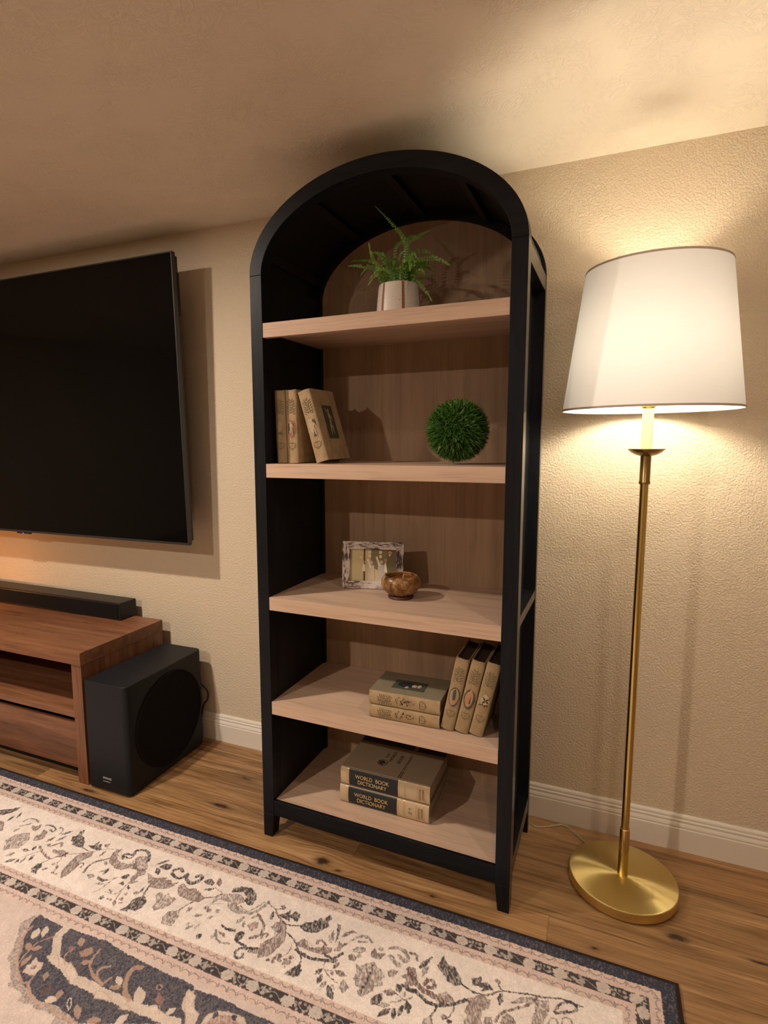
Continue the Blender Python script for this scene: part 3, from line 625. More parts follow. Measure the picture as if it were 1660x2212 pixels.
('LP',12,[-0.0501,-1.2203,-0.025,-1.2079]),
('LC',24,[0.0233,-1.1894,0.0595,-1.2274]),
('PR',0,[0.0845,-1.203,0.0827,-1.179,0.1109,-1.1884,0.1151,-1.2108]),
('OP',10,[0.0733,-1.1685]),
('ON',6,[0.0733,-1.1685]),
('LC',14,[0.0873,-1.2191,0.111,-1.2193]),
('LC',14,[0.14,-1.2171,0.154,-1.1978]),
('SP',3,[0.11,-1.2095,0.1254,-1.2266]),
('PC',0,[0.164,-1.1868,0.1511,-1.1574,0.1657,-1.1369,0.2073,-1.1889,0.18,-1.197]),
('LP',16,[-0.0332,-1.313,-0.0052,-1.298]),
('LC',16,[0.0378,-1.2896,0.0521,-1.2607]),
('PC',0,[0.1489,-1.1543,0.1517,-1.1386,0.1792,-1.1486,0.1874,-1.1731,0.2204,-1.1862,0.2258,-1.2117,0.2038,-1.2209]),
('PC',0,[0.2396,-1.2059,0.2372,-1.1792,0.2651,-1.1574,0.3025,-1.1484,0.3301,-1.1467,0.3467,-1.1608]),
('PR',0,[0.256,-1.1989,0.254,-1.182,0.2726,-1.1676,0.3096,-1.1586,0.3302,-1.1677]),
('ON',8,[0.2605,-1.171]),
('ON',9,[0.3087,-1.1573])]
FERN=[[(0.4898,0.17,2.0167),(0.4973,0.1613,2.1129),(0.4578,0.1527,2.1742),(0.3953,0.15,2.2425)],
[(0.4259,0.17,2.0103),(0.3958,0.1483,2.0638),(0.3919,0.1267,2.0857),(0.3859,0.12,2.1207)],
[(0.5023,0.17,2.0288),(0.4972,0.183,2.1148),(0.53,0.196,2.1434),(0.5692,0.2,2.1557)],
[(0.4517,0.17,2.0212),(0.4567,0.183,2.1112),(0.4824,0.196,2.1389),(0.5081,0.209,2.1494),(0.5453,0.21,2.1364)],
[(0.5099,0.17,2.0097),(0.5351,0.1603,2.0538),(0.5938,0.1505,2.0535),(0.6322,0.1407,2.0361),(0.6536,0.14,2.0202)],
[(0.5023,0.17,2.0288),(0.5144,0.1917,2.0877),(0.5446,0.2133,2.1),(0.5861,0.22,2.0781)],
[(0.5224,0.17,1.9992),(0.5485,0.144,1.9809),(0.5812,0.118,1.9469),(0.6053,0.11,1.9119)],
[(0.4311,0.17,2.0028),(0.3973,0.1635,1.9865),(0.3418,0.157,1.977),(0.3177,0.1505,1.9639),(0.3097,0.15,1.9433)],
[(0.4259,0.17,2.015),(0.3833,0.1657,2.0515),(0.3375,0.1613,2.0642),(0.2923,0.16,2.0707)],
[(0.4388,0.17,2.0135),(0.3893,0.183,2.0693),(0.3359,0.196,2.0925),(0.2848,0.2,2.0966)],
[(0.4259,0.17,2.0103),(0.3887,0.1527,2.0451),(0.37,0.1353,2.0453),(0.3513,0.13,2.0243)],
[(0.4517,0.17,2.0074),(0.4395,0.1353,2.0457),(0.4281,0.1007,2.0291),(0.4009,0.09,1.9961)],
[(0.4363,0.17,2.0092),(0.4122,0.1397,2.0206),(0.4042,0.1093,2.0049),(0.3902,0.1,1.9805)],
[(0.5149,0.17,2.0046),(0.5355,0.183,2.0031),(0.556,0.196,2.0107),(0.5989,0.2,2.0146)],
[(0.4924,0.17,2.0027),(0.498,0.1397,2.044),(0.5282,0.1093,2.0431),(0.5353,0.1,2.007)],
[(0.5024,0.17,2.0015),(0.5256,0.1743,2.043),(0.5537,0.1787,2.0541),(0.5765,0.18,2.0471)],
[(0.4721,0.17,2.0027),(0.4581,0.1527,2.0571),(0.4394,0.1353,2.0728),(0.4289,0.13,2.0885)],
[(0.4772,0.17,2.0021),(0.4774,0.1483,2.0489),(0.4926,0.1267,2.0723),(0.5146,0.12,2.0807)],
[(0.467,0.17,2.0033),(0.4505,0.1397,2.0365),(0.4547,0.1093,2.0414),(0.4409,0.1,2.0496)],
[(0.5024,0.17,1.9992),(0.5247,0.1483,2.0161),(0.5562,0.1267,2.02),(0.5752,0.12,2.0072)],
[(0.4568,0.17,2.0045),(0.4172,0.1657,2.0795),(0.3982,0.1613,2.0981),(0.3832,0.16,2.1008)],
[(0.5025,0.17,1.9969),(0.5204,0.1397,2.0055),(0.5454,0.1093,1.995),(0.5415,0.1,1.9734)],
[(0.4389,0.17,2.0042),(0.4276,0.1397,2.0256),(0.4246,0.1093,2.0183),(0.4132,0.1,2.0039)],
[(0.4923,0.17,2.0072),(0.4939,0.1787,2.0868),(0.5033,0.1873,2.1016),(0.51,0.19,2.0832)],
[(0.4156,0.17,2.0046),(0.4104,0.157,2.0136),(0.4259,0.144,1.9903),(0.4147,0.14,1.9998)]]

# ================================================================ ROOM
XL, XR, YF = -4.3, 3.4, -5.2
def struct(name, mb, mat, **k):
    o = mb.build(name, mat, **k); o['kind'] = 'structure'; return o
struct('floor', MB().box(XL-.1, XR+.1, YF-.1, .1, -.08, 0), M_floor)
struct('ceiling', MB().box(XL-.1, XR+.1, YF-.1, .1, ZC, ZC+.1), M_ceil)
struct('wall_back', MB().box(XL-.1, XR+.1, 0, .1, 0, ZC), M_wall)
struct('wall_left', MB().box(XL-.1, XL, YF, 0, 0, ZC), M_wall)
struct('wall_right', MB().box(XR, XR+.1, YF, 0, 0, ZC), M_wall)
struct('wall_front', MB().box(XL-.1, XR+.1, YF-.1, YF, 0, ZC), M_wall)
HB = .1345
prof = [(0, 0), (-.0175, 0), (-.0175, .084), (-.0150, .0875), (-.0150, .090), (-.0165, .092), (-.0160, .0975), (-.0125, .103), (-.0105, .1065), (-.0115, .1085), (-.0130, .112), (-.0120, .116),
        (-.0090, .1185), (-.0098, .121), (-.0100, .126), (-.0080, .131), (-.0045, HB), (0, HB)]
struct('baseboard_back', MB().prism(prof, XL, XR, 'x'), M_trim, smooth=30)

# recessed downlights the room is lit by (outside the picture)
for i, (x, y, e) in enumerate(CANS):
    r = empty('recessed_downlight', (x, y, ZC))
    tag(r, ['white round recessed downlight above the television side of the rug', 'white round recessed downlight ahead of the floor lamp',
            'white round recessed downlight at the far left rear of the room', 'white round recessed downlight at the far right rear of the room'][i], 'ceiling light', 'recessed downlights in the ceiling')
    MB().lathe([(.062, -.0005), (.085, -.0005), (.085, -.006), (.078, -.010), (.062, -.006)], 40, close=True).build('trim_ring', M_trim, r, smooth=True)
    MB().lathe([(.0, -.002), (.061, -.002)], 40).build('diffuser', M_can_glow, r, smooth='open')

# ================================================================ BOOKCASE
W, PW, ZS, ZA, DEP, RX = .91, .0462, 2.0304, 2.3267, .440, .037
BQ = -.0233
BLOC = Vector((0, -.5212, 0))
def BP(lx, dep, z):      # bookcase coordinates -> room coordinates (scene units)
    c, s = math.cos(BQ), math.sin(BQ)
    return (lx*c-dep*s+BLOC.x, lx*s+dep*c+BLOC.y, z)
bk = empty('bookcase', BLOC, (0, 0, BQ))
tag(bk, 'tall black arched bookcase with pale oak shelves and back standing against the wall', 'bookcase')
def arch(off, n=64, z0=None):
    """outline of the arch offset inwards by off"""
    a, b, ne = W/2, ZA-ZS, 1.962
    P = []
    for i in range(n+1):
        t = math.pi*(1-i/n); c, s = math.cos(t), math.sin(t)
        P.append(Vector((W/2+a*(1 if c > 0 else -1)*abs(c)**(2/ne), ZS+b*abs(s)**(2/ne))))
    Q = []
    for i, p in enumerate(P):
        tn = (P[min(i+1, n)]-P[max(i-1, 0)]).normalized(); nr = Vector((tn.y, -tn.x))
        if i in (0, n): nr = Vector((1 if i == 0 else -1, 0))
        q = p+nr*off; q.y = max(q.y, ZS); Q.append((q.x, q.y))
    return Q
FD, BD = .050, .032      # depth of the front and the rear frame
for nm, y0, y1, w in (('front', 0, FD, PW), ('rear', DEP-BD, DEP, PW+.008)):
    MB().ring(arch(0), arch(w), y0, y1).build('arch_rail', M_black_x, bk, smooth=30, bevel=.0012)
    for side in (0, 1):
        x0, x1 = (0, w) if side == 0 else (W-w, W)
        tp = .010 if side == 0 else -.010
        mb = MB().box(x0, x1, y0, y1, .090, ZS-.0004)
        a0, a1 = (x0, x1-tp) if side == 0 else (x0-tp, x1)
        ya, yb = (y0, y1-.006) if nm == 'front' else (y0+.004, y1)
        mb.hexa([(a0, ya, 0), (x0, y0, .090), (a0, yb, 0), (x0, y1, .090), (a1, ya, 0), (x1, y0, .090), (a1, yb, 0), (x1, y1, .090)])
        xo = 0. if side == 0 else W
        for k_, f_ in enumerate(mb.f):
            if all(abs(mb.v[i_][0]-xo) < 1e-6 for i_ in f_): mb.mi[k_] = 1
        mb.build('post', [M_black, M_black_side], bk, bevel=.0012)
# side panels, recessed on the outside
for x0, x1 in ((RX, PW), (W-PW, W-RX)):
    MB().box(x0, x1, FD, DEP-BD, .095, ZS-.001).build('side_panel', M_black_side if x1 > W/2 else M_black, bk)
for x0, x1 in ((.001, RX), (W-RX, W-.001)):
    for z0, z1 in ((ZS-.052, ZS-.001), (.914, .946), (.095, .148)):
        MB().box(x0, x1, FD, DEP-BD, z0, z1).build('side_rail', M_black_side, bk, bevel=.001)
# curved roof with ribs under it
MB().ring(arch(.012), arch(.026), FD, DEP-BD).build('curved_roof', M_black_in, bk, smooth=30)
inner = arch(.026)
def rib_at(x):
    i = min(range(len(inner)), key=lambda k: abs(inner[k][0]-x)); p = Vector(inner[i])
    tn = (Vector(inner[min(i+1, len(inner)-1)])-Vector(inner[max(i-1, 0)])).normalized(); nr = Vector((tn.y, -tn.x))
    q = [p-tn*.014-nr*.002, p+tn*.014-nr*.002, p+tn*.014+nr*.018, p-tn*.014+nr*.018]
    MB().prism([(a.x, a.y) for a in q], FD, DEP-BD, 'y').build('roof_rib', M_black_in, bk, bevel=.001)
for x in (.045, .218, .467, .710, .865): rib_at(x)
# back panel (arched top)
inn = arch(PW+.004)
poly = [(PW-.002, .10)]+inn+[(W-PW+.002, .10)]
MB().prism(poly, .426, .436, 'y').build('back_panel', M_back, bk)
SH = {1: 1.8748, 2: 1.4025, 3: .9281, 4: .5366, 5: .1480}
for k, z in SH.items():
    x0, x1 = PW+.0004, W-PW-.0004
    if k == 5:
        MB().box(x0, x1, .014, .4255, z-.022, z).build('shelf', M_oak, bk, bevel=.0008); continue
    mb = MB().prism([(.0015, z-.0477), (.024, z-.0477), (.024, z-.0285), (.4255, z-.0285), (.4255, z), (.0015, z)], x0, x1, 'x')
    mb.build('shelf', M_oak, bk, bevel=.0008)
MB().box(PW, W-PW, .001, .014, .0905, .1490).build('apron', M_black_x, bk, bevel=.001)

# ================================================================ flat shapes for printed marks
def fan(mb, pts, y): mb.add([(p[0], y, p[1]) for p in pts], [tuple(range(len(pts)))])
def blob(mb, cx, cz, rx, rz, y, n=12, rot=0, jag=0.):
    P = []
    for i in range(n):
        a = 2*math.pi*i/n; q = 1+(random.random()-.5)*jag
        x, z = rx*q*math.cos(a), rz*q*math.sin(a)
        P.append((cx+x*math.cos(rot)-z*math.sin(rot), cz+x*math.sin(rot)+z*math.cos(rot)))
    fan(mb, P, y)
def leaf2(mb, x, z, ln, w, ang, y):
    c, s = math.cos(ang), math.sin(ang)
    P = [(0, 0), (.35*ln, w/2), (.7*ln, w*.35), (ln, 0), (.7*ln, -w*.35), (.35*ln, -w/2)]
    fan(mb, [(x+a*c-b*s, z+a*s+b*c) for a, b in P], y)
def figure(mb, cx, z0, h, y, lean=0.):
    """small plain standing figure printed in one colour, made of soft overlapping shapes"""
    k = h/10; L = lean*h
    blob(mb, cx+L, z0+9.1*k, .50*k, .66*k, y, 10, .3, .2)
    blob(mb, cx+L*.7, z0+7.0*k, .95*k, 1.5*k, y+.00005, 12, .12, .15); blob(mb, cx+L*.3, z0+5.3*k, .80*k, 1.2*k, y+.0001, 12, -.15, .15)
    for a, b_, ln, w_, ang in ((-.3, 5.2, 5.4, .95, -1.72), (.3, 5.2, 5.2, .95, -1.42), (-.5, 8.0, 2.9, .55, 2.25), (.6, 7.9, 3.4, .55, -1.05)):
        leaf2(mb, cx+a*k+L*.5, z0+b_*k, ln*k, w_*k, ang, y+.00015)

# ================================================================ OLD BOOKS
def old_book(loc, rot, t, h, d, cov, pages, label, group, style, name='old_book', back_pic=None, spine_mat=None):
    """origin: lower left corner of the spine; x = thickness, y = depth, z = height"""
    r = empty(name, loc); r.rotation_mode = 'XYZ'; r.rotation_euler = rot; tag(r, label, 'book', group)
    # cover: rounded spine and two boards
    n = 10; bt = .004; out_, in_ = [], []
    bulge = .006
    out_.append((0, d)); in_.append((bt, d))
    out_.append((0, bulge*1.3)); in_.append((bt, bulge*1.3+.002))
    for i in range(n+1):
        a = math.pi*(1-i/n)
        out_.append((t/2+(t/2)*math.cos(a)*(.985), bulge-bulge*math.sin(a))); in_.append((t/2+(t/2-bt)*math.cos(a), bulge+.004-bulge*math.sin(a)))
    out_.append((t, bulge*1.3)); in_.append((t-bt, bulge*1.3+.002)); out_.append((t, d)); in_.append((t-bt, d))
    mb = MB(); N = len(out_)
    nz = 9; zs = [h*k/(nz-1) for k in range(nz)]
    vs = []
    for k, z in enumerate(zs):
        for P in (out_, in_):
            for i, p in enumerate(P):
                zz = z
                if k == nz-1: zz += .0022*mnoise.noise(Vector((p[0]*60+loc[0]*9, p[1]*60, h*7)))
                if k == 0: zz += .0
                wob = .0009*mnoise.noise(Vector((p[0]*30, p[1]*30, z*16+loc[0]*10)))
                vs.append((p[0]+wob, p[1]+wob, zz))
    fs = []
    for k in range(nz-1):
        b0, b1 = k*2*N, (k+1)*2*N
        for i in range(N-1):
            fs.append((b0+i, b0+i+1, b1+i+1, b1+i)); fs.append((b0+N+i, b1+N+i, b1+N+i+1, b0+N+i+1))
        fs.append((b0, b1, b1+N, b0+N)); fs.append((b0+N-1, b0+2*N-1, b1+2*N-1, b1+N-1))
    for i in range(N-1):
        fs.append((i, N+i, N+i+1, i+1)); b = (nz-1)*2*N; fs.append((b+i, b+i+1, b+N+i+1, b+N+i))
    mb.add(vs, fs)
    for k_, f_ in enumerate(mb.f):
        if all(1 <= (i_ % N) <= N-2 for i_ in f_): mb.mi[k_] = 1
    mb.build('cover', [cov, spine_mat or cov], r, smooth=40, bevel=.0008)
    MB().box(bt+.0003, t-bt-.0003, .009, d-.005, .004, h-.005).build('page_block', pages, r)
    # printed spine: garland at top, picture in the middle, festoon below
    def spine(name, mats, fn):
        mb = MB(); fn(mb)
        # wrap onto the rounded spine
        V = []
        for x, y, z in mb.v:
            u = max(-1, min(1, (x-t/2)/(t/2*.985))); V.append((x, bulge-bulge*math.sqrt(max(0, 1-u*u))-.0011-y, z))
        mb.v = V; return mb.build(name, mats, r)
    x0 = t/2
    rnd = random.Random(hash(label) % 1000 if False else int(abs(loc[0]*7919) % 997))
    def garland(mb):
        for row in range(6):
            zc = h*(.845-.033*row)
            for s in (-1, 1):
                for q in range(2):
                    leaf2(mb, x0+s*t*(.05+.12*q), zc-.004*q, t*.27, t*.065, math.pi/2-s*(.55+.35*q)+rnd.uniform(-.2, .2), 0)
            leaf2(mb, x0, zc, t*.2, t*.05, math.pi/2+rnd.uniform(-.3, .3), 0)
    def festoon(mb):
        for i in range(15):
            a = math.pi*(1+i/14); blob(mb, x0+t*.30*math.cos(a), h*.265+h*.07*math.sin(a), t*.035, t*.035, 0, 6)
        for i in range(5): blob(mb, x0, h*(.27-.022*i), t*.03, t*.028, 0, 6)
        leaf2(mb, x0-t*.3, h*.275, t*.6, t*.06, 0, 0)
    spine('spine_garland', M_ink, garland); spine('spine_festoon', M_inkb, festoon)
    def panel(mb):
        if style == 'red':
            mb.mat(0); blob(mb, x0, h*.475, t*.36, h*.125, 0, 14, 0, .12)
            mb.mat(1); fan(mb, [(x0-t*.26, h*.40), (x0+t*.24, h*.40), (x0+t*.24, h*.545), (x0-t*.26, h*.545)], .0003)
            mb.mat(2); figure(mb, x0-t*.02, h*.375, h*.20, .0006)
        elif style == 'pale':
            mb.mat(2); fan(mb, [(x0-t*.24, h*.42), (x0+t*.0, h*.42), (x0+t*.08, h*.60), (x0-t*.24, h*.60)], 0)
            mb.mat(1); fan(mb, [(x0-t*.05, h*.35), (x0+t*.18, h*.36), (x0+t*.12, h*.46), (x0-t*.02, h*.45)], .0003); fan(mb, [(x0+t*.14, h*.52), (x0+t*.3, h*.50), (x0+t*.28, h*.58), (x0+t*.14, h*.59)], .0003)
            mb.mat(2); figure(mb, x0+t*.04, h*.35, h*.25, .0006)
        elif style == 'worn':
            mb.mat(0); blob(mb, x0, h*.50, t*.26, h*.09, 0, 10, 0, .2); mb.mat(1); fan(mb, [(x0-t*.26, h*.40), (x0+t*.24, h*.39), (x0+t*.1, h*.43), (x0-t*.22, h*.425)], .0003)
        elif style == 'mask':
            mb.mat(0); blob(mb, x0, h*.47, t*.40, h*.135, 0, 14, 0, .12); mb.mat(1); blob(mb, x0, h*.47, t*.34, h*.12, .0003, 14, 0, .12)
            mb.mat(0); blob(mb, x0, h*.49, t*.13, h*.08, .0006, 9, 0, .2); mb.mat(2); blob(mb, x0-t*.1, h*.40, t*.10, h*.03, .0007, 8); blob(mb, x0+t*.1, h*.40, t*.10, h*.03, .0007, 8)
        elif style == 'rose':
            mb.mat(0); blob(mb, x0, h*.47, t*.40, h*.135, 0, 14, 0, .10); mb.mat(1); blob(mb, x0, h*.48, t*.28, h*.115, .0003, 12, 0, .25)
            mb.mat(2)
            for i in range(6): fan(mb, [(x0-t*.27, h*(.40+.016*i)), (x0+t*.27, h*(.40+.016*i)), (x0+t*.27, h*(.403+.016*i)), (x0-t*.27, h*(.403+.016*i))], .0006)
        elif style == 'cross':
            mb.mat(1); blob(mb, x0+t*.05, h*.50, t*.32, h*.075, 0, 12, 0, .35); mb.mat(0)
            for a in (.7, 2.3, -.5, -2.2): leaf2(mb, x0+t*.05, h*.49, t*.34, t*.12, a, .0004)
            for i in range(4): blob(mb, x0+t*(-.25+.16*i), h*(.42+.01*(i % 2)), t*.06, t*.07, .0004, 6)
        else:
            mb.mat(0)
            for i in range(22): leaf2(mb, x0+rnd.uniform(-.3, .3)*t, h*rnd.uniform(.36, .62), t*.16, t*.06, rnd.uniform(0, 6.28), .0002)
            mb.mat(1)
            for i in range(8): blob(mb, x0+rnd.uniform(-.2, .2)*t, h*rnd.uniform(.42, .56), t*.06, t*.06, .0004, 7)
    P3 = {'red': [M_red, M_dgreen, M_cream], 'pale': [M_inkb, M_dgreen, M_cream], 'worn': [M_tan2, M_ink, M_cream], 'mask': [M_dgreen, M_tan2, M_peach],
          'rose': [M_dgreen, M_peach, M_red], 'cross': [M_brown_ink, M_cream, M_ink], 'flat': [M_brown_ink, M_peach, M_cream], 'flatblue': [M_inkb, M_navy_ink, M_peach]}[style]
    if style != 'none': spine('spine_picture', P3, panel)
    if back_pic:
        # picture printed on the right-hand board (x = t side)
        mb = MB(); z0, z1, y0, y1 = back_pic; e = t+.0011
        mb.mat(0).add([(e, y0, z0), (e, y1, z0), (e, y1, z1), (e, y0, z1)], [(0, 1, 2, 3)])
        q = MB(); figure(q, (y0+y1)/2, z0+.1*(z1-z0), (z1-z0)*.82, 0, .03)
        if style == 'flatblue':
            q = MB(); blob(q, y0+(y1-y0)*.5, z0+(z1-z0)*.62, (y1-y0)*.3, (z1-z0)*.26, 0, 14, 0, .1)
        mb.mat(1); b = len(mb.v); mb.v += [(e+.0004, p[0], p[2]) for p in q.v]; mb.f += [[b+i for i in f] for f in q.f]; mb.mi += [1]*len(q.f)
        if style == 'flatblue':
            q = MB(); blob(q, y0+(y1-y0)*.45, z0+(z1-z0)*.35, (y1-y0)*.16, (z1-z0)*.08, 0, 9, 0, .1); blob(q, y0+(y1-y0)*.22, z0+(z1-z0)*.55, (y1-y0)*.12, (z1-z0)*.06, 0, 9, 0, .1); blob(q, y0+(y1-y0)*.5, z0+(z1-z0)*.2, (y1-y0)*.2, (z1-z0)*.06, 0, 9, 0, .2)
            mb.mat(2); b = len(mb.v); mb.v += [(e+.0008, p[0], p[2]) for p in q.v]; mb.f += [[b+i for i in f] for f in q.f]; mb.mi += [2]*len(q.f)
        mb.build('cover_picture', [M_dgreen, M_navy_ink if style == 'flatblue' else M_cream, M_cream], r)
    return r
def lean(a, yaw=0.): return (0, a, BQ+yaw)       # positive: top goes to the right
G1 = 'old tan cloth books on the second shelf'; z2 = SH[2]+.0012
old_book(BP(.0548, .058, z2), lean(-.028), .0430, .252, .175, M_tan, M_page, 'tan cloth book with worn pale spine, nearest the left side of the second shelf', G1, 'worn')
old_book(BP(.0990, .058, z2), lean(-.028), .0445, .252, .175, M_tan2, M_page, 'tan cloth book with a red picture on its spine, second shelf', G1, 'red')
b3 = old_book(BP(.2120, .060, z2), lean(-.283), .0490, .252, .178, M_tan2, M_page, 'leaning tan cloth book with a green picture on its visible cover, second shelf', G1, 'pale', back_pic=(.075, .195, .055, .130))
G2 = 'old tan cloth books leaning at the right of the fourth shelf'; z4 = SH[4]+.0012
for (xr, a, st, lb, ds) in ((.7090, .197, 'mask', 'tan book with a dark-rimmed mask shape on its spine, leftmost of three leaning ones', .052),
                        (.7565, .210, 'rose', 'tan book with a peach and green picture on its spine, middle of three leaning ones', .052),
                        (.8040, .215, 'cross', 'tan book with a pale crossed mark on its spine, rightmost of three leaning ones', .052)):
    t = .0445
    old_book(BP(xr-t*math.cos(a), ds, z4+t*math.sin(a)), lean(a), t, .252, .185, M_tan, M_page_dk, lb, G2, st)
# two books lying flat, spines to the front (their left boards face down)
G3 = 'old books lying flat on the fourth shelf'
def flat_book(lx, dep, z, t, ln, d, cov, st, lb, yaw, pic=None):
    r = old_book((0, 0, 0), (0, 0, 0), t, ln, d, cov, M_page, lb, G3, st, back_pic=pic, spine_mat=M_tan2)
    # local x (thickness) -> up, local z (height) -> towards the left
    R = Matrix.Rotation(BQ+yaw, 4, 'Z') @ Matrix(((0, 0, -1, 0), (0, 1, 0, 0), (1, 0, 0, 0), (0, 0, 0, 1)))
    r.rotation_euler = R.to_euler('XYZ'); r.location = Vector(BP(lx, dep, z))*S
    return r
flat_book(.6640, .046, z4, .0450, .246, .185, M_tan2, 'flat', 'tan cloth book with dark leafy spine lying flat under another on the fourth shelf', .035)
flat_book(.6650, .047, z4+.0472, .0480, .248, .180, M_sage, 'flatblue', 'grey-green old book lying flat on top of another, dark cover picture', .035, (.070, .185, .050, .120))

# ================================================================ DICTIONARIES
def text_mesh(txt, size, sx=1.0, ext=.00012, align='LEFT', gap=1.0):
    c = bpy.data.curves.new('t', 'FONT'); c.body = txt; c.size = size; c.align_x = align; c.extrude = ext; c.space_character = gap; c.offset = size*.002
    o = bpy.data.objects.new('t', c); COL.objects.link(o)
    dg = bpy.context.evaluated_depsgraph_get(); me = bpy.data.meshes.new_from_object(o.evaluated_get(dg))
    vs = [(v.co.x*sx, v.co.y, v.co.z) for v in me.vertices]; fs = [tuple(p.vertices) for p in me.polygons]
    bpy.data.objects.remove(o); bpy.data.curves.remove(c); bpy.data.meshes.remove(me)
    return vs, fs
def put_text(mb, txt, size, origin, xdir, ydir, sx=1.0, align='LEFT', gap=1.0, width=None):
    vs, fs = text_mesh(txt, size, sx, .0002, align, gap)
    if width:
        xs_ = [v[0] for v in vs]; q_ = width/(max(xs_)-min(xs_)); vs = [(v[0]*q_, v[1], v[2]) for v in vs]
    X, Y = Vector(xdir), Vector(ydir); Z = X.cross(Y); O = Vector(origin)
    mb.add([O+X*a+Y*b+Z*c for a, b, c in vs], fs)
def dictionary(lx, dep, z, yaw, label, vol, top):
    L, T, D = .3425, .0695, .262
    r = empty('dictionary', BP(lx, dep, z), (0, 0, BQ+yaw)); tag(r, label, 'book', 'cream dictionaries on the bottom shelf')
    bt = .0045
    # boards and slightly rounded spine, drawn in y-z and run along x
    n = 12; O = [(D, 0), (.010, 0)]; I = [(D, bt), (.012, bt)]
    for i in range(n+1):
        a = math.pi*i/n; O.append((.007-.007*math.sin(a), T/2-(T/2-.002)*math.cos(a))); I.append((.011-.006*math.sin(a), T/2-(T/2-bt)*math.cos(a)))
    O += [(.010, T), (D, T)]; I += [(.012, T-bt), (D, T-bt)]
    poly = O+I[::-1]
    mb = MB().prism(poly, 0, L, 'x'); mb.build('cover', M_wbt if top else M_wb, r, smooth=40, bevel=.0007)
    # spine facing in cream
    def strip(x0, x1, mat, nm, off, parent=r):
        mb = MB(); vs = []; fs = []
        m_ = 14
        for i in range(m_+1):
            a = math.pi*(.03+.94*i/m_); y = .007-.007*math.sin(a)-off; zz = T/2-(T/2-.002)*math.cos(a)
            vs += [(x0, y, zz), (x1, y, zz)]
        for i in range(m_): fs.append((2*i, 2*i+1, 2*i+3, 2*i+2))
        mb.add(vs, fs); return mb.build(nm, mat, parent, smooth='open')
    sp = strip(.0012, L-.0012, M_wb, 'spine', .0005)
    strip(L*.102, L*.655, M_navy, 'title_panel', .0010, sp)
    for u in (.080, .092, .668, .726, .738, .855, .868, .937, .949): strip(L*u, L*(u+.0035), M_gold, 'gold_line', .0010, sp)
    mb = MB()
    put_text(mb, 'WORLD  BOOK', .0205, (L*.366, -.0016, T*.53), (1, 0, 0), (0, .0, 1), 1., 'CENTER', 1.0, L*.385)
    put_text(mb, 'DICTIONARY', .0205, (L*.366, -.0016, T*.235), (1, 0, 0), (0, .0, 1), 1., 'CENTER', 1.0, L*.325)
    mb.build('title_lettering', M_gold_t, sp)
    mb = MB()
    put_text(mb, 'THORNDIKE', .0095, (L*.883, -.0014, T*.50), (0, 0, -1), (1, 0, 0), .8, 'CENTER')
    put_text(mb, 'BARNHART', .0095, (L*.915, -.0014, T*.50), (0, 0, -1), (1, 0, 0), .8, 'CENTER')
    if vol: put_text(mb, vol, .016, (L*.785, -.0014, T*.50), (0, 0, -1), (1, 0, 0), .9, 'CENTER')
    mb.build('small_lettering', M_inkb, sp)
    # hinge groove bead along the spine edge
    MB().tube([(.002, .0085, T), (L-.002, .0085, T)], .0022, 8).build('hinge', M_wbt, r, smooth=True)
    MB().box(.006, L-.006, .016, D-.007, bt+.0002, T-bt-.0002).build('page_block', M_page_w, r)
    e = T+.0006
    MB().box(.0005, L-.0005, .205, D-.0005, T-.0002, e).build('cover_band', M_navy, r)
    if top:
        mb = MB(); X, Y = (0, 1, 0), (-1, 0, 0)
        put_text(mb, 'THE', .013, (L*.415, .118, e), X, Y, 1.2, width=.030); put_text(mb, 'WORLD', .0175, (L*.480, .098, e), X, Y, width=.072)
        put_text(mb, 'BOOK', .0175, (L*.575, .098, e), X, Y, width=.058); put_text(mb, 'DICTIONARY', .0125, (L*.665, .064, e), X, Y, width=.105)
        mb.build('cover_lettering', M_brown_ink, r)
        for u in (.640, .662): MB().box(L*u, L*(u+.008), .012, .056, e-.0002, e+.0002).build('cover_bar', M_brown_ink, r)
        for u in (.640, .662): MB().box(L*u, L*(u+.008), .206, .2612, e-.0002, e+.0003).build('cover_bar', M_gold_t, r)
        mb = MB(); cx, cy, R = L*.395, .082, .019
        ring_ = [(cx+R*math.cos(a), cy+R*math.sin(a)) for a in [i*math.pi/16 for i in range(32)]]; rin = [(cx+.88*R*math.cos(a), cy+.88*R*math.sin(a)) for a in [i*math.pi/16 for i in range(32)]]
        b = [(x, y, e+.0001) for x, y in ring_]+[(x, y, e+.0001) for x, y in rin]
        mb.add(b, [(i, (i+1) % 32, 32+(i+1) % 32, 32+i) for i in range(32)])
        rr = random.Random(4)
        for (ax, ay, q) in ((-.35, -.3, .38), (-.1, .35, .42), (.35, .0, .33), (.1, -.55, .25), (-.6, .2, .2)):
            P = [(cx+R*(ax+q*(.7+.5*rr.random())*math.cos(t)), cy+R*(ay+q*(.7+.5*rr.random())*math.sin(t)), e+.0001) for t in [k*math.pi/5 for k in range(10)]]
            mb.add(P, [tuple(range(10))])
        mb.build('globe_emblem', M_brown_ink, r)
    return r
dictionary(.2730, .0985, SH[5]+.0008, .010, 'lower cream dictionary with a navy title panel, lying on the bottom shelf', 'L–Z', False)
dictionary(.2765, .0985, SH[5]+.0722, .012, 'upper cream dictionary with a globe on its cover, stacked on the bottom shelf', '', True)

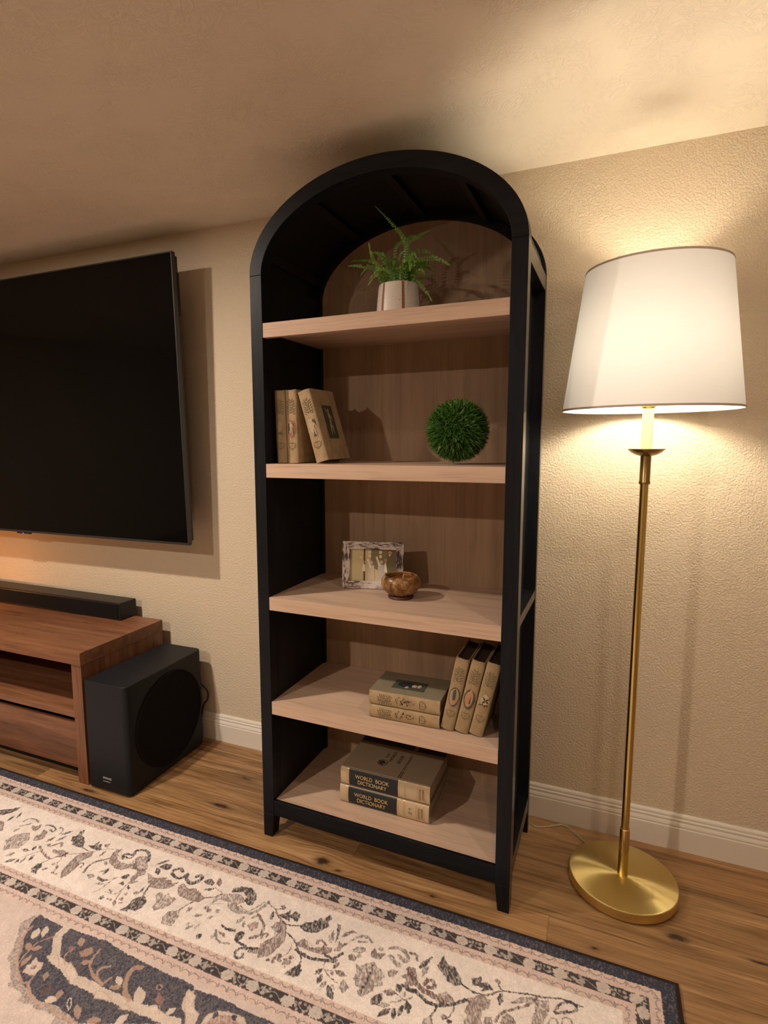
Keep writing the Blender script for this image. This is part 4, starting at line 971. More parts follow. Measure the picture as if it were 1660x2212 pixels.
# ================================================================ PHOTO FRAME
FW, FH, FB = .2325, .176, .0290
fr = empty('photo_frame', BP(.2300, .2190, SH[3]+.0022)); tag(fr, 'distressed white wooden photo frame holding a group photo on the third shelf', 'photo frame')
fyaw = .255; fr.rotation_euler = (Matrix.Rotation(BQ+fyaw, 4, 'Z') @ Matrix.Rotation(-.13, 4, 'X')).to_euler('XYZ')
def mitre(mb, a, b, c, d):   # quad outline (outer a,b inner c,d) given as (x,z), solid with chamfered profile
    y0, y1 = -.004, .012
    v = [(a[0], .0, a[1]), (b[0], .0, b[1]), (c[0], y0, c[1]), (d[0], y0, d[1]), (a[0], y1, a[1]), (b[0], y1, b[1]), (c[0], y1, c[1]), (d[0], y1, d[1])]
    mb.add(v, [(0, 1, 2, 3), (7, 6, 5, 4), (0, 4, 5, 1), (1, 5, 6, 2), (2, 6, 7, 3), (3, 7, 4, 0)])
for a, b, c, d, mt in (((0, 0), (FW, 0), (FW-FB, FB), (FB, FB), M_fr_x), ((FW, FH), (0, FH), (FB, FH-FB), (FW-FB, FH-FB), M_fr_x),
                       ((0, FH), (0, 0), (FB, FB), (FB, FH-FB), M_fr_z), ((FW, 0), (FW, FH), (FW-FB, FH-FB), (FW-FB, FB), M_fr_z)):
    mb = MB(); mitre(mb, a, b, c, d); mb.build('frame_rail', mt, fr, bevel=.0008)
MB().box(.004, FW-.004, .0115, .0145, .004, FH-.004).build('backing', M_page_dk, fr)
MB().hexa([(FW/2-.02, .0146, .03), (FW/2-.02, .0146, .13), (FW/2-.02, .064, .0066), (FW/2-.02, .018, .13), (FW/2+.02, .0146, .03), (FW/2+.02, .0146, .13), (FW/2+.02, .064, .0066), (FW/2+.02, .018, .13)]).build('easel', M_page_dk, fr)
def mk(c, r=.25): return plain('print_%d' % len(bpy.data.materials), c, r, spec=.5)
pm = [mk((.58, .49, .27)), mk((.09, .055, .02)), mk((.22, .18, .09)), mk((.78, .70, .56)), mk((.62, .50, .38)), mk((.50, .44, .38)), mk((.15, .125, .06)), mk((.50, .27, .17))]
ph = MB(); A, B = FB-.001, FW-FB+.001; y = .0085; C0, C1 = FB-.001, FH-FB+.001
def q(x0, x1, z0, z1, k, lay): ph.mat(k); ph.add([(x0, y-lay*.0004, z0), (x1, y-lay*.0004, z0), (x1, y-lay*.0004, z1), (x0, y-lay*.0004, z1)], [(0, 1, 2, 3)])
XX = lambda u: A+(B-A)*u
ZZ = lambda u: C0+(C1-C0)*u
q(XX(0), XX(.33), C0, C1, 0, 0); q(XX(.33), XX(.62), C0, C1, 0, 0); q(XX(.62), XX(1), C0, C1, 6, 0); q(XX(.295), XX(.33), C0, C1, 1, 1)
ph.mat(2); ph.add([(XX(.45), y-.0004, ZZ(.45)), (XX(.8), y-.0004, ZZ(.2)), (XX(.8), y-.0004, C1), (XX(.45), y-.0004, C1)], [(0, 1, 2, 3)])
for u, v_ in ((.40, .86), (.40, .74), (.63, .86), (.63, .73)): q(XX(u), XX(u+.055), ZZ(v_), ZZ(v_+.09), 3, 2)
for (u, h_, k, wd) in ((.46, .60, 4, .17), (.68, .62, 5, .20)):
    ph.mat(k); cx = XX(u)
    ph.add([(cx-.006-wd*.03, y-.0012, ZZ(h_-.1)), (cx+.006+wd*.03, y-.0012, ZZ(h_-.1)), (cx+wd*.085, y-.0012, C0), (cx-wd*.085, y-.0012, C0)], [(0, 1, 2, 3)])
    blob_ = MB(); blob(blob_, cx, ZZ(h_-.02), .0062, .0075, 0, 10); ph.mat(4); ph.add([(p[0], y-.0016, p[2]) for p in blob_.v], blob_.f)
ph.mat(3); ph.add([(XX(.36), y-.0014, ZZ(.68)), (XX(.41), y-.0014, ZZ(.70)), (XX(.47), y-.0014, ZZ(.42)), (XX(.43), y-.0014, ZZ(.42))], [(0, 1, 2, 3)])
ph.add([(XX(.55), y-.0014, ZZ(.76)), (XX(.59), y-.0014, ZZ(.78)), (XX(.67), y-.0014, ZZ(.48)), (XX(.62), y-.0014, ZZ(.48))], [(0, 1, 2, 3)])
ph.mat(3); ph.add([(XX(.745), y-.0014, ZZ(.55)), (XX(.775), y-.0014, ZZ(.60)), (XX(.81), y-.0014, ZZ(.28)), (XX(.75), y-.0014, ZZ(.28))], [(0, 1, 2, 3)])
for u, v_, rr_, k in ((.77, .66, .0065, 7), (.86, .90, .0075, 7), (.855, .82, .0035, 3), (.31, .60, .004, 7), (.245, .74, .004, 3)):
    blob_ = MB(); blob(blob_, XX(u), ZZ(v_), rr_, rr_, 0, 10); ph.mat(k); ph.add([(p[0], y-.0018, p[2]) for p in blob_.v], blob_.f)
ph.mat(3); ph.add([(XX(.26), y-.0014, ZZ(.30)), (XX(.335), y-.0014, ZZ(.30)), (XX(.325), y-.0014, ZZ(.52)), (XX(.29), y-.0014, ZZ(.56))], [(0, 1, 2, 3)])
ph.build('photograph', pm, fr, smooth='open')
bpy.data.objects['photograph'].data.polygons.foreach_set('use_smooth', [False]*len(bpy.data.objects['photograph'].data.polygons))

# ================================================================ COCONUT CANDLE
cb = empty('coconut_candle', BP(.478, .186, SH[3]+.0005)); tag(cb, 'candle in a polished brown coconut shell bowl standing before the photo frame', 'candle')
cp = [(0, .009), (.030, .0095), (.047, .016), (.061, .030), (.0685, .046), (.0700, .057), (.0665, .070), (.0590, .0795), (.0545, .081), (.0520, .0785), (.0570, .067), (.0590, .055), (.0590, .052)]
MB().lathe(cp, 56).build('shell', M_coco, cb, smooth=50)
MB().lathe([(0, 0), (.043, 0), (.046, .004), (.044, .010), (.030, .0125), (0, .0125)], 40).build('foot', M_coco_in, cb, smooth=40)
MB().lathe([(0, .066), (.0565, .066), (.0568, .062), (.0, .062)], 40).build('wax', M_wax, cb, smooth=40)
MB().tube([(.008, -.004, .065), (.010, -.004, .076), (.014, -.006, .086)], .0016, 8).build('wick', M_wick, cb, smooth=True)

# ================================================================ GRASS BALL
gb = empty('grass_ball', BP(.682, .150, SH[2]-.0015)); tag(gb, 'round artificial grass ball of dark green blades on the second shelf', 'decorative plant')
GR, GT = .094, .110
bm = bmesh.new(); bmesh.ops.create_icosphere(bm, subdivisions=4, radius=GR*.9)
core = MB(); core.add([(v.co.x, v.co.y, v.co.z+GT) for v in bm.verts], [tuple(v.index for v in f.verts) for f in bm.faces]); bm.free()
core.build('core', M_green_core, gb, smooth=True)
mb = MB(); rg = random.Random(3); Nb = 4200
for i in range(Nb):
    z = 1-2*(i+.5)/Nb; a = i*2.399963+rg.uniform(-.1, .1); r_ = math.sqrt(1-z*z); nrm = Vector((r_*math.cos(a), r_*math.sin(a), z))
    tilt = Vector((rg.gauss(0, 1), rg.gauss(0, 1), rg.gauss(0, 1))); tilt = (tilt-nrm*tilt.dot(nrm))
    d1 = (nrm+tilt*.28).normalized(); d2 = (nrm+tilt*.62+Vector((0, 0, -.10))).normalized()
    side = d1.cross(tilt).normalized()*rg.uniform(.0014, .0026)
    p0 = nrm*GR*.84; ln = rg.uniform(.020, .031); p1 = p0+d1*ln*.55; p2 = p1+d2*ln*.5
    if (p2.length) > GT-.001: p2 = p2*((GT-.001)/p2.length)
    c = Vector((0, 0, GT)); mb.add([p0+c-side, p0+c+side, p1+c+side*.8, p1+c-side*.8, p2+c], [(0, 1, 2, 3), (3, 2, 4)])
mb.build('grass_blades', M_green, gb, smooth='open')

# ================================================================ FERN
fp = empty('potted_fern', BP(.472, .170, SH[1]+.0012)); tag(fp, 'small potted fern in a white glazed pot with terracotta stripes on the top shelf', 'potted plant')
fp.rotation_euler = (0, 0, BQ)
PH = .111
pp = [(0, 0), (.070, 0), (.0745, .003), (.0745, .012), (.0715, .055), (.0665, .104), (.0650, PH), (.0625, PH), (.0600, .104), (.0600, .092), (0, .092)]
MB().lathe(pp, 64).build('pot', M_pot, fp, smooth=40)
def stripe(a0, w):
    vs = []; fs = []; zs = [.004, .012, .055, .104, PH-.001]; rs = [.0749, .0750, .0720, .0670, .0654]
    for z, r_ in zip(zs, rs):
        for k in range(5):
            a = a0+w*(k/4-.5); vs.append((r_*math.cos(a), r_*math.sin(a), z))
    for i in range(4):
        for k in range(4): fs.append((i*5+k, i*5+k+1, i*5+k+6, i*5+k+5))
    MB().add(vs, fs).build('stripe', M_terra, fp, smooth='open')
for a in (-2.02, -1.02, -3.05, .05, 1.1, 2.15): stripe(a, .125)
MB().lathe([(0, .094), (.059, .0935), (.059, .090), (0, .090)], 32).build('soil', M_soil, fp, smooth=40)
def bez(pts, n):
    out_ = []
    P = [Vector(p) for p in pts]; m_ = len(P)
    for i in range(n+1):
        t = i/n*(m_-1); k = min(int(t), m_-2); f = t-k
        p0, p1, p2, p3 = P[max(k-1, 0)], P[k], P[k+1], P[min(k+2, m_-1)]
        out_.append(.5*((2*p1)+(-p0+p2)*f+(2*p0-5*p1+4*p2-p3)*f*f+(-p0+3*p1-3*p2+p3)*f**3))
    return out_
rf = random.Random(11)
def frond(pts, width, mat, sparse=1.0):
    L = sum((Vector(pts[i+1])-Vector(pts[i])).length for i in range(len(pts)-1)); n = max(8, int(L/.0058*sparse)); C = bez(pts, n)
    mb = MB(); mb.tube(C[::2]+([C[-1]] if n % 2 else []), .0007, 5)
    rollv = Vector((rf.uniform(-.4, .4), -1, rf.uniform(-.2, .7)))
    for i in range(int(n*.12), n+1):
        t = i/n; T = (C[min(i+1, n)]-C[max(i-1, 0)]).normalized(); N_ = (rollv-T*rollv.dot(T)).normalized(); B_ = T.cross(N_)
        wd = width*math.sin(math.pi*min(1, .12+.88*t))**.55*(1-.35*t)
        for s in (-1, 1):
            if rf.random() > .96: continue
            dr = (B_*s+T*.35+N_*rf.uniform(-.35, .15)).normalized(); l = wd*rf.uniform(.8, 1.1); hw = T*.0024
            mb.add([C[i]-hw*.5, C[i]+hw*.7, C[i]+dr*l*.6+hw*.9, C[i]+dr*l, C[i]+dr*l*.6-hw*.6], [(0, 1, 2, 4), (4, 2, 3)])
    mb.build('frond', mat, fp, smooth='open')
ORG = Vector((.472, .170, SH[1]+.0012))
for i, pts in enumerate(FERN):
    P = [Vector(p)-ORG for p in pts]
    root = Vector((max(-.045, min(.045, P[0].x*.6)), max(-.03, min(.03, P[0].y)), .093))
    P = [root]+P
    brown = i in (7,)
    frond(P, .0055 if brown else (.0125 if i == 0 else .0120), M_fern_b if brown else (M_fern_l if i in (1, 11, 12, 14, 22) else M_fern), .5 if brown else 1)
for i in range(40):
    a = rf.uniform(0, 6.28); r1_, ln = rf.uniform(0, .04), rf.uniform(.06, .12); o_ = rf.uniform(.35, 1.1)
    p0 = Vector((r1_*math.cos(a), r1_*math.sin(a), .093)); p1 = p0+Vector((math.cos(a)*o_*.3, math.sin(a)*o_*.3, 1)).normalized()*ln*.6
    p2 = p1+Vector((math.cos(a)*o_, math.sin(a)*o_*.8, .45)).normalized()*ln*.45; p3 = p2+Vector((math.cos(a)*o_, math.sin(a)*o_*.8, -.5)).normalized()*ln*.25
    frond([p0, p1, p2, p3], rf.uniform(.010, .014), M_fern if i % 4 else M_fern_l)

# ================================================================ FLOOR LAMP
LX, LY = 1.2405, -.275
lp = empty('floor_lamp', (LX, LY, 0)); tag(lp, 'tall brass floor lamp with a lit white drum shade and round base beside the bookcase', 'floor lamp')
MB().lathe([(0, .005), (.160, .005), (.165, .007), (.1665, .010), (.1665, .0365), (.1650, .0388), (.1620, .0398), (0, .0398)], 128).build('base', M_brass_disc, lp, smooth=30)
MB().lathe([(0, .0003), (.158, .0003), (.158, .0055), (0, .0055)], 64).build('base_pad', M_plastic, lp, smooth=30)
MB().lathe([(.0155, .0390), (.0155, .203), (.0148, .206), (.0125, .207)], 40).build('lower_pole', M_brass, lp, smooth=30)
MB().lathe([(.0125, .03), (.0125, 1.350)], 40).build('pole', M_brass, lp, smooth=30)
MB().lathe([(.0125, 1.344), (.0160, 1.344), (.0166, 1.347), (.0166, 1.351), (.0152, 1.354), (.0152, 1.4300), (.010, 1.432)], 40).build('collar', M_brass_dk, lp, smooth=30)
MB().lathe([(.010, 1.428), (.0165, 1.4290), (.0300, 1.4330), (.0430, 1.4405), (.0525, 1.4500), (.0530, 1.4512), (.0510, 1.4506), (.0410, 1.4430), (.0290, 1.4370), (.0100, 1.4350)], 56).build('drip_dish', M_brass_dk, lp, smooth=40)
MB().lathe([(.0150, 1.4360), (.0158, 1.4370), (.0158, 1.5690), (.0150, 1.5720), (.010, 1.5725)], 40).build('candle_sleeve', M_candle, lp, smooth=30)
MB().lathe([(.0, 1.5720), (.016, 1.5725), (.021, 1.577), (.021, 1.606), (.0175, 1.613), (0, 1.613)], 32).build('socket', M_brass, lp, smooth=30)
MB().lathe([(0, 1.612), (.0155, 1.613), (.0165, 1.640), (.0180, 1.658), (.0180, 1.660), (0, 1.660)], 32).build('bulb_base', M_trim, lp, smooth=40)
bulb = MB().lathe([(0, 1.6602), (.0180, 1.6605), (.0290, 1.698), (.0370, 1.730), (.0385, 1.750), (.0350, 1.772), (.0255, 1.787), (.010, 1.7940), (0, 1.795)], 32).build('light_bulb', M_bulb, lp, smooth=True)
SB, ST, ZB, ZT = .2440, .1925, 1.567, 1.975
MB().lathe([(SB, ZB), (ST, ZT)], 128).build('lamp_shade', M_shade, lp, smooth='open')
M_hem = plain('shade_hem', (.50, .42, .34), .8)
MB().lathe([(SB+.0006, ZB-.001), (SB+.0014, ZB+.002), (SB+.0004, ZB+.0055), (SB-.0012, ZB+.0055), (SB-.0014, ZB)], 128, close=True).build('bottom_hem', M_hem, lp, smooth=60)
MB().lathe([(ST+.0006, ZT+.001), (ST+.0016, ZT-.002), (ST+.0012, ZT-.0050), (ST-.0010, ZT-.0050), (ST-.0014, ZT)], 128, close=True).build('top_hem', M_hem, lp, smooth=60)
mb = MB()
for k in range(3):
    a = k*2.0944+.5; mb.tube([(.012*math.cos(a), .012*math.sin(a), 1.935), (.10*math.cos(a), .10*math.sin(a), 1.937), ((ST-.002)*math.cos(a), (ST-.002)*math.sin(a), ZT-.004)], .0022, 8)
mb.lathe([(.006, 1.930), (.018, 1.930), (.020, 1.934), (.018, 1.939), (.006, 1.939)], 24, close=True)
mb.build('shade_spider', M_brass, lp, smooth=40)
mb = MB()
for s in (-1, 1): mb.tube([(s*.020, 0, 1.606), (s*.044, 0, 1.640), (s*.050, 0, 1.720), (s*.040, 0, 1.820), (s*.018, 0, 1.900), (0, 0, 1.930)], .0018, 8)
mb.lathe([(0, 1.925), (.006, 1.928), (.006, 1.945), (.011, 1.950), (.013, 1.958), (.009, 1.967), (0, 1.970)], 20)
mb.build('harp_and_finial', M_brass, lp, smooth=40)
cd = MB().tube(bez([(LX-.10, LY+.13, .010), (1.123, -.112, .004), (1.067, -.053, .006), (1.038, -.036, .004), (1.014, -.049, .003), (.950, -.085, .003), (.905, -.060, .003), (.86, -.045, .003)], 40), .0015, 8)
cd.tube(bez([(LX-.097, LY+.132, .010), (1.127, -.108, .004), (1.071, -.049, .006), (1.040, -.031, .004), (1.013, -.044, .003), (.950, -.080, .003), (.905, -.055, .003), (.86, -.040, .003)], 40), .0015, 8)
o = cd.build('power_cord', M_cord, None, smooth=True); o.parent = lp; o.location = Vector((-LX, -LY, 0))*S

# ================================================================ MEDIA CONSOLE
mc = empty('media_console', (-1.9, -.30, 0)); tag(mc, 'low walnut media console with an open shelf and drawer under the television', 'cabinet')
ox, oy = 1.9, .30
def mc_box(nm, x0, x1, y0, y1, z0, z1, mat, par=mc, bv=.001): return MB().box(x0+ox, x1+ox, y0+oy, y1+oy, z0, z1).build(nm, mat, par, bevel=bv)
CR, CF, CB = -.8698, -.5533, -.055
mc_box('top', -3.05, CR, CF, CB, .5425, .5990, M_wal)
mc_box('side_panel', CR-.062, CR-.005, CF+.006, CB+.004, 0, .5423, M_wal_z); mc_box('side_panel', -3.045, -2.99, CF+.006, CB+.004, 0, .5423, M_wal_z)
mc_box('back_board', -2.99, CR-.062, CB-.012, CB-.002, .065, .5423, M_wal)
mc_box('middle_shelf', -2.99, CR-.0622, CF+.008, CB-.013, .298, .328, M_wal)
mc_box('bottom_board', -2.99, CR-.0622, CF+.030, CB-.013, .050, .072, M_wal)
mc_box('divider', -1.975, -1.945, CF+.010, CB-.013, .0725, .5423, M_wal_z)
mc_box('drawer_front', -1.943, CR-.065, CF+.012, CF+.032, .074, .270, M_wal); mc_box('drawer_front', -2.987, -1.977, CF+.012, CF+.032, .074, .270, M_wal)
mc_box('plinth', -2.99, CR-.0622, CF+.070, CF+.085, 0, .0495, M_black_in)

# ================================================================ SOUNDBAR
sb = empty('soundbar', (-1.75, -.10, .5995)); tag(sb, 'long black soundbar lying on the walnut console', 'soundbar')
MB().box(-.72, .703, -.052, .060, .0008, .088).build('body', M_plastic, sb, bevel=.006, segs=4)
MB().box(-.716, .690, -.0545, -.0515, .010, .078).build('front_grille', M_cloth, sb, bevel=.001)

# ================================================================ SUBWOOFER
sw = empty('subwoofer', (-.745, -.307, 0)); tag(sw, 'black subwoofer box with a round side woofer standing beside the walnut console', 'speaker')
X0, X1, Y0, Y1, ZW = -.1135, .1145, -.246, .246, .484
def rrect(x0, x1, y0, y1, r, n=8):
    P = []
    for cx, cy, a0 in ((x1-r, y0+r, -90), (x1-r, y1-r, 0), (x0+r*.3, y1-r*.3, 90), (x0+r*.3, y0+r*.3, 180)):
        rr_ = r if cx > 0 else r*.3
        for k in range(n+1): a = math.radians(a0+90*k/n); P.append((cx+rr_*math.cos(a), cy+rr_*math.sin(a)))
    return P
MB().prism(rrect(X0, X1, Y0, Y1, .026), .008, ZW, 'z').build('cabinet', M_plastic_s, sw, smooth=30, bevel=.003)
mb = MB()
mb.lathe([(0, .0), (.190, .0), (.200, .001), (.206, .0045), (.209, .0048), (.212, .0025), (.212, -.006)], 96)
mb.xf(Matrix.Translation((X1+.0008, .012, .243)) @ Matrix.Rotation(math.pi/2, 4, 'Y')); mb.build('woofer_grille', M_cloth, sw, smooth=40)
for a, b in ((-.09, -.22), (-.09, .22), (.09, -.20), (.09, .22)): MB().lathe([(0, 0), (.014, 0), (.014, .0085), (0, .0085)], 20, (a, b)).build('foot', M_plastic, sw, smooth=30)
mb = MB(); put_text(mb, 'SAMSUNG', .0125, (-.034, Y0-.0006, .060), (1, 0, 0), (0, 0, 1), .85); put_text(mb, 'harman/kardon', .0068, (-.034, Y0-.0006, .0475), (1, 0, 0), (0, 0, 1), .98); mb.build('lettering', M_white_t, sw)
MB().tube(bez([(.095, .246, .30), (.098, .262, .292), (.122, .272, .255), (.120, .270, .215), (.100, .266, .190), (.085, .262, .12), (.07, .262, .06), (.04, .262, .012)], 30), .0042, 8).build('cable', M_cord_b, sw, smooth=True)

# ================================================================ TELEVISION (tilted on its wall mount)
TVX1 = -.5945; TVW = 2.255; zb_, zt_ = 1.0115, 2.2830; yb_, yt_ = -.163, -.200
tv = empty('television', (TVX1-TVW/2, yb_, zb_)); tag(tv, 'large flat black television mounted on the wall above the walnut console', 'television')
ta = math.atan2(yb_-yt_, zt_-zb_); tv.rotation_euler = (ta, 0, 0); TH = math.hypot(yb_-yt_, zt_-zb_); hw = TVW/2
MB().box(-hw+.004, hw-.004, -.0006, .004, .009, TH-.004).build('screen', M_screen, tv)
mb = MB(); bz = .006
mb.box(-hw, hw, -.001, .022, 0, .011).box(-hw, hw, -.001, .022, TH-bz, TH).box(-hw, -hw+bz, -.001, .022, .011, TH-bz).box(hw-bz, hw, -.001, .022, .011, TH-bz)
mb.build('bezel', M_bezel, tv, bevel=.0008)
MB().box(-hw+.006, hw-.005, .005, .042, .016, TH-.012).build('rear_housing', M_plastic, tv, bevel=.004)
MB().box(hw-.022, hw-.0045, .0300, .046, TH-.26, TH-.08).build('connector_strip', M_plastic_s, tv, bevel=.001)
MB().box(-.012, .085, .000, .016, -.0085, -.0005).build('remote_sensor', M_plastic, tv, bevel=.002)
MB().box(.035, .040, -.0008, .002, -.0062, -.0035).build('standby_light', emit('standby_led', (.25, .2, 1.0), 3.0), tv)
mb = MB().box(-.30, .30, .05, .10, TH*.35, TH*.40).box(-.30, .30, .05, .10, TH*.60, TH*.65).box(-.26, -.22, .042, .075, TH*.28, TH*.72).box(.22, .26, .042, .075, TH*.28, TH*.72)
mb.box(-.33, .33, .10, .16, TH*.33, TH*.67); mb.build('wall_mount', M_plastic, tv)

# ================================================================ RUG
RX0, RX1, RY0, RY1 = -2.6, 1.3715, -3.1, -.6085
fine_x = np.arange(-1.42, RX1+.0005, .00205); fine_y = np.arange(RY1, -1.43, -.00195)
gx = np.concatenate([np.linspace(RX0, -1.43, 60), fine_x, [RX1]]) if fine_x[-1] < RX1-.0003 else np.concatenate([np.linspace(RX0, -1.43, 60), fine_x])
gy = np.concatenate([fine_y, np.linspace(-1.45, RY1-(RY1-RY0), 90)])
nx, ny = len(gx), len(gy)
GXX, GYY = np.meshgrid(gx, gy)            # ny, nx
rs = np.random.RandomState(5)
def vnoise(X, Y, sc, seed):
    r = np.random.RandomState(seed); T = r.rand(256, 256)
    x = X/sc; y = Y/sc; xi = np.floor(x).astype(int); yi = np.floor(y).astype(int); fx = x-xi; fy = y-yi; fx = fx*fx*(3-2*fx); fy = fy*fy*(3-2*fy)
    g = lambda a, b: T[a % 256, b % 256]
    return (g(xi, yi)*(1-fx)+g(xi+1, yi)*fx)*(1-fy)+(g(xi, yi+1)*(1-fx)+g(xi+1, yi+1)*fx)*fy
WX = GXX+(vnoise(GXX, GYY, .005, 1)-.5)*.0038+(vnoise(GXX, GYY, .02, 2)-.5)*.004; WY = GYY+(vnoise(GXX, GYY, .005, 3)-.5)*.0038+(vnoise(GXX, GYY, .02, 4)-.5)*.004
cream, pink, navy, binding = np.array((.80, .715, .67)), np.array((.63, .495, .45)), np.array((.046, .047, .066)), np.array((.030, .020, .018))
field = np.array((.62, .51, .47)); brown = np.array((.150, .085, .080)); dark = np.array((.066, .058, .060)); darkb = np.array((.088, .070, .070)); blobc = np.array((.61, .535, .485))
col = np.zeros((ny, nx, 3)); col[:] = field
E = np.minimum(np.minimum(RX1-GXX, RY1-GYY), np.minimum(GXX-RX0, GYY-RY0))
ew = E+(vnoise(GXX, GYY, .004, 6)-.5)*.0022
# coordinate running along the nearest edge
along = np.where((RX1-GXX) < (RY1-GYY), GYY, GXX); along = np.where((GXX-RX0) < (RY1-GYY), GYY, along)
def band(a, b): return (ew >= a) & (ew < b)
def put(mask, c, al=1.0):
    a = (mask*al)[..., None] if not isinstance(al, np.ndarray) else (mask*al)[..., None]
    col[:] = col*(1-a)+c*a
put(band(-1, .012), binding); put(band(.012, .047), navy)
put(band(.144, .412), cream)
def scallop(a, b, inner):
    """pink band with a row of small arches"""
    put(band(a, b), pink); P = .0310; u = (along/P) % 1.0-.5; wdt = b-a
    # arches open outwards (inner False) or inwards
    v = (ew-a)/wdt if inner else (b-ew)/wdt
    rr = np.sqrt((u*2.1)**2+((v)*2.0)**2)
    ln = np.abs(rr-1.0) < .09
    put(band(a, b) & ln & (v > .12), darkb, .62); put(band(a, b) & (rr < .87), np.array((.66, .50, .43)), .8)
    tip = (np.abs(np.abs(u)-.5) < .045) & (v > .30) & (v < .60); put(band(a, b) & tip, darkb, .6)
scallop(.047, .078, True); scallop(.112, .144, False); scallop(.412, .440, True); scallop(.474, .503, False)
def floral(a, b, seed):
    m = band(a, b); put(m, dark); put(band(a, a+.0022) | band(b-.0022, b), brown, .8)
    P = .192; k = np.floor(along/P); u = (along/P-k)*P; v = ew-(a+b)/2; hh = (b-a)/2
    def bl(cu, cv, ru, rv, c, al=.9):
        du = (u-cu)/ru; dv = (v-cv)/rv; q = du*du+dv*dv+(vnoise(GXX, GYY, .0045, seed)-.5)*.8
        put(m & (q < 1), c, al)
    for cu in (.030, .112): bl(cu, 0, .0185, .0165, blobc); bl(cu, .002, .006, .005, blobc*.82, .6)
    r = random.Random(seed)
    for cu0, n in ((.071, 9), (.152, 19)):
        for i in range(n):
            bl(cu0+r.uniform(-1, 1)*(.020 if n == 9 else .022), r.uniform(-.9, .9)*hh*.8, r.uniform(.0028, .0052), r.uniform(.0028, .0052), blobc*r.uniform(.6, .9), .72)
    sw_ = np.abs(v-hh*.45*np.sin(along*2*np.pi/.064)) < .0012; put(m & sw_, blobc*.8, .6)
floral(.078, .112, 21); floral(.440, .474, 22)
# repeating motifs outside the part the photo shows are left as plain field
COLS = {'D': dark, 'B': brown, 'G': np.array((.20, .165, .15)), 'M': np.array((.19, .135, .13)), 'R': np.array((.36, .21, .19)), 'N': navy*1.15, 'C': np.array((.64, .53, .46)), 'P': np.array((.46, .31, .235)), 'E': np.array((.16, .135, .12))}
hat = np.clip((vnoise(GXX+GYY*.35, GYY*.45, .0030, 8)-.5)*1.7+.5, 0, 1); hat2 = vnoise(GXX, GYY, .0030, 9); fade = vnoise(GXX, GYY, .07, 10)
ALPHA = {'D': np.clip(.52+.75*hat, 0, .97), 'B': np.clip(.42+.75*hat, 0, .93), 'G': np.clip(.25+.85*hat, 0, .88), 'M': np.clip(.22+.9*hat, 0, .88), 'R': np.clip(.3+.7*hat, 0, .85),
         'N': np.clip(.80+.25*hat2, 0, 1), 'C': np.clip(.85+.1*hat2, 0, 1), 'P': np.clip(.55+.4*hat2, 0, .95), 'E': np.clip(.1+.75*hat2, 0, .85)}
def window(x0, x1, y0, y1, pad):
    i0, i1 = np.searchsorted(gx, x0-pad), np.searchsorted(gx, x1+pad); j0, j1 = np.searchsorted(-gy, -(y1+pad)), np.searchsorted(-gy, -(y0-pad))
    return slice(j0, j1), slice(i0, i1)
def inpoly(X, Y, P):
    m = np.zeros(X.shape, bool); n = len(P)
    for i in range(n):
        (x0, y0), (x1, y1) = P[i], P[(i+1) % n]
        if y0 == y1: continue
        c = ((y0 > Y) != (y1 > Y)) & (X < (x1-x0)*(Y-y0)/(y1-y0)+x0); m ^= c
    return m
def seg(X, Y, a, b):
    dx, dy = b[0]-a[0], b[1]-a[1]; L2 = dx*dx+dy*dy+1e-12; t = np.clip(((X-a[0])*dx+(Y-a[1])*dy)/L2, 0, 1)
    return np.hypot(X-a[0]-t*dx, Y-a[1]-t*dy), t
order = [r for r in RUG if r[0][1] in 'EN' and r[0][0] == 'P']+[r for r in RUG if not (r[0][1] in 'EN' and r[0][0] == 'P')]
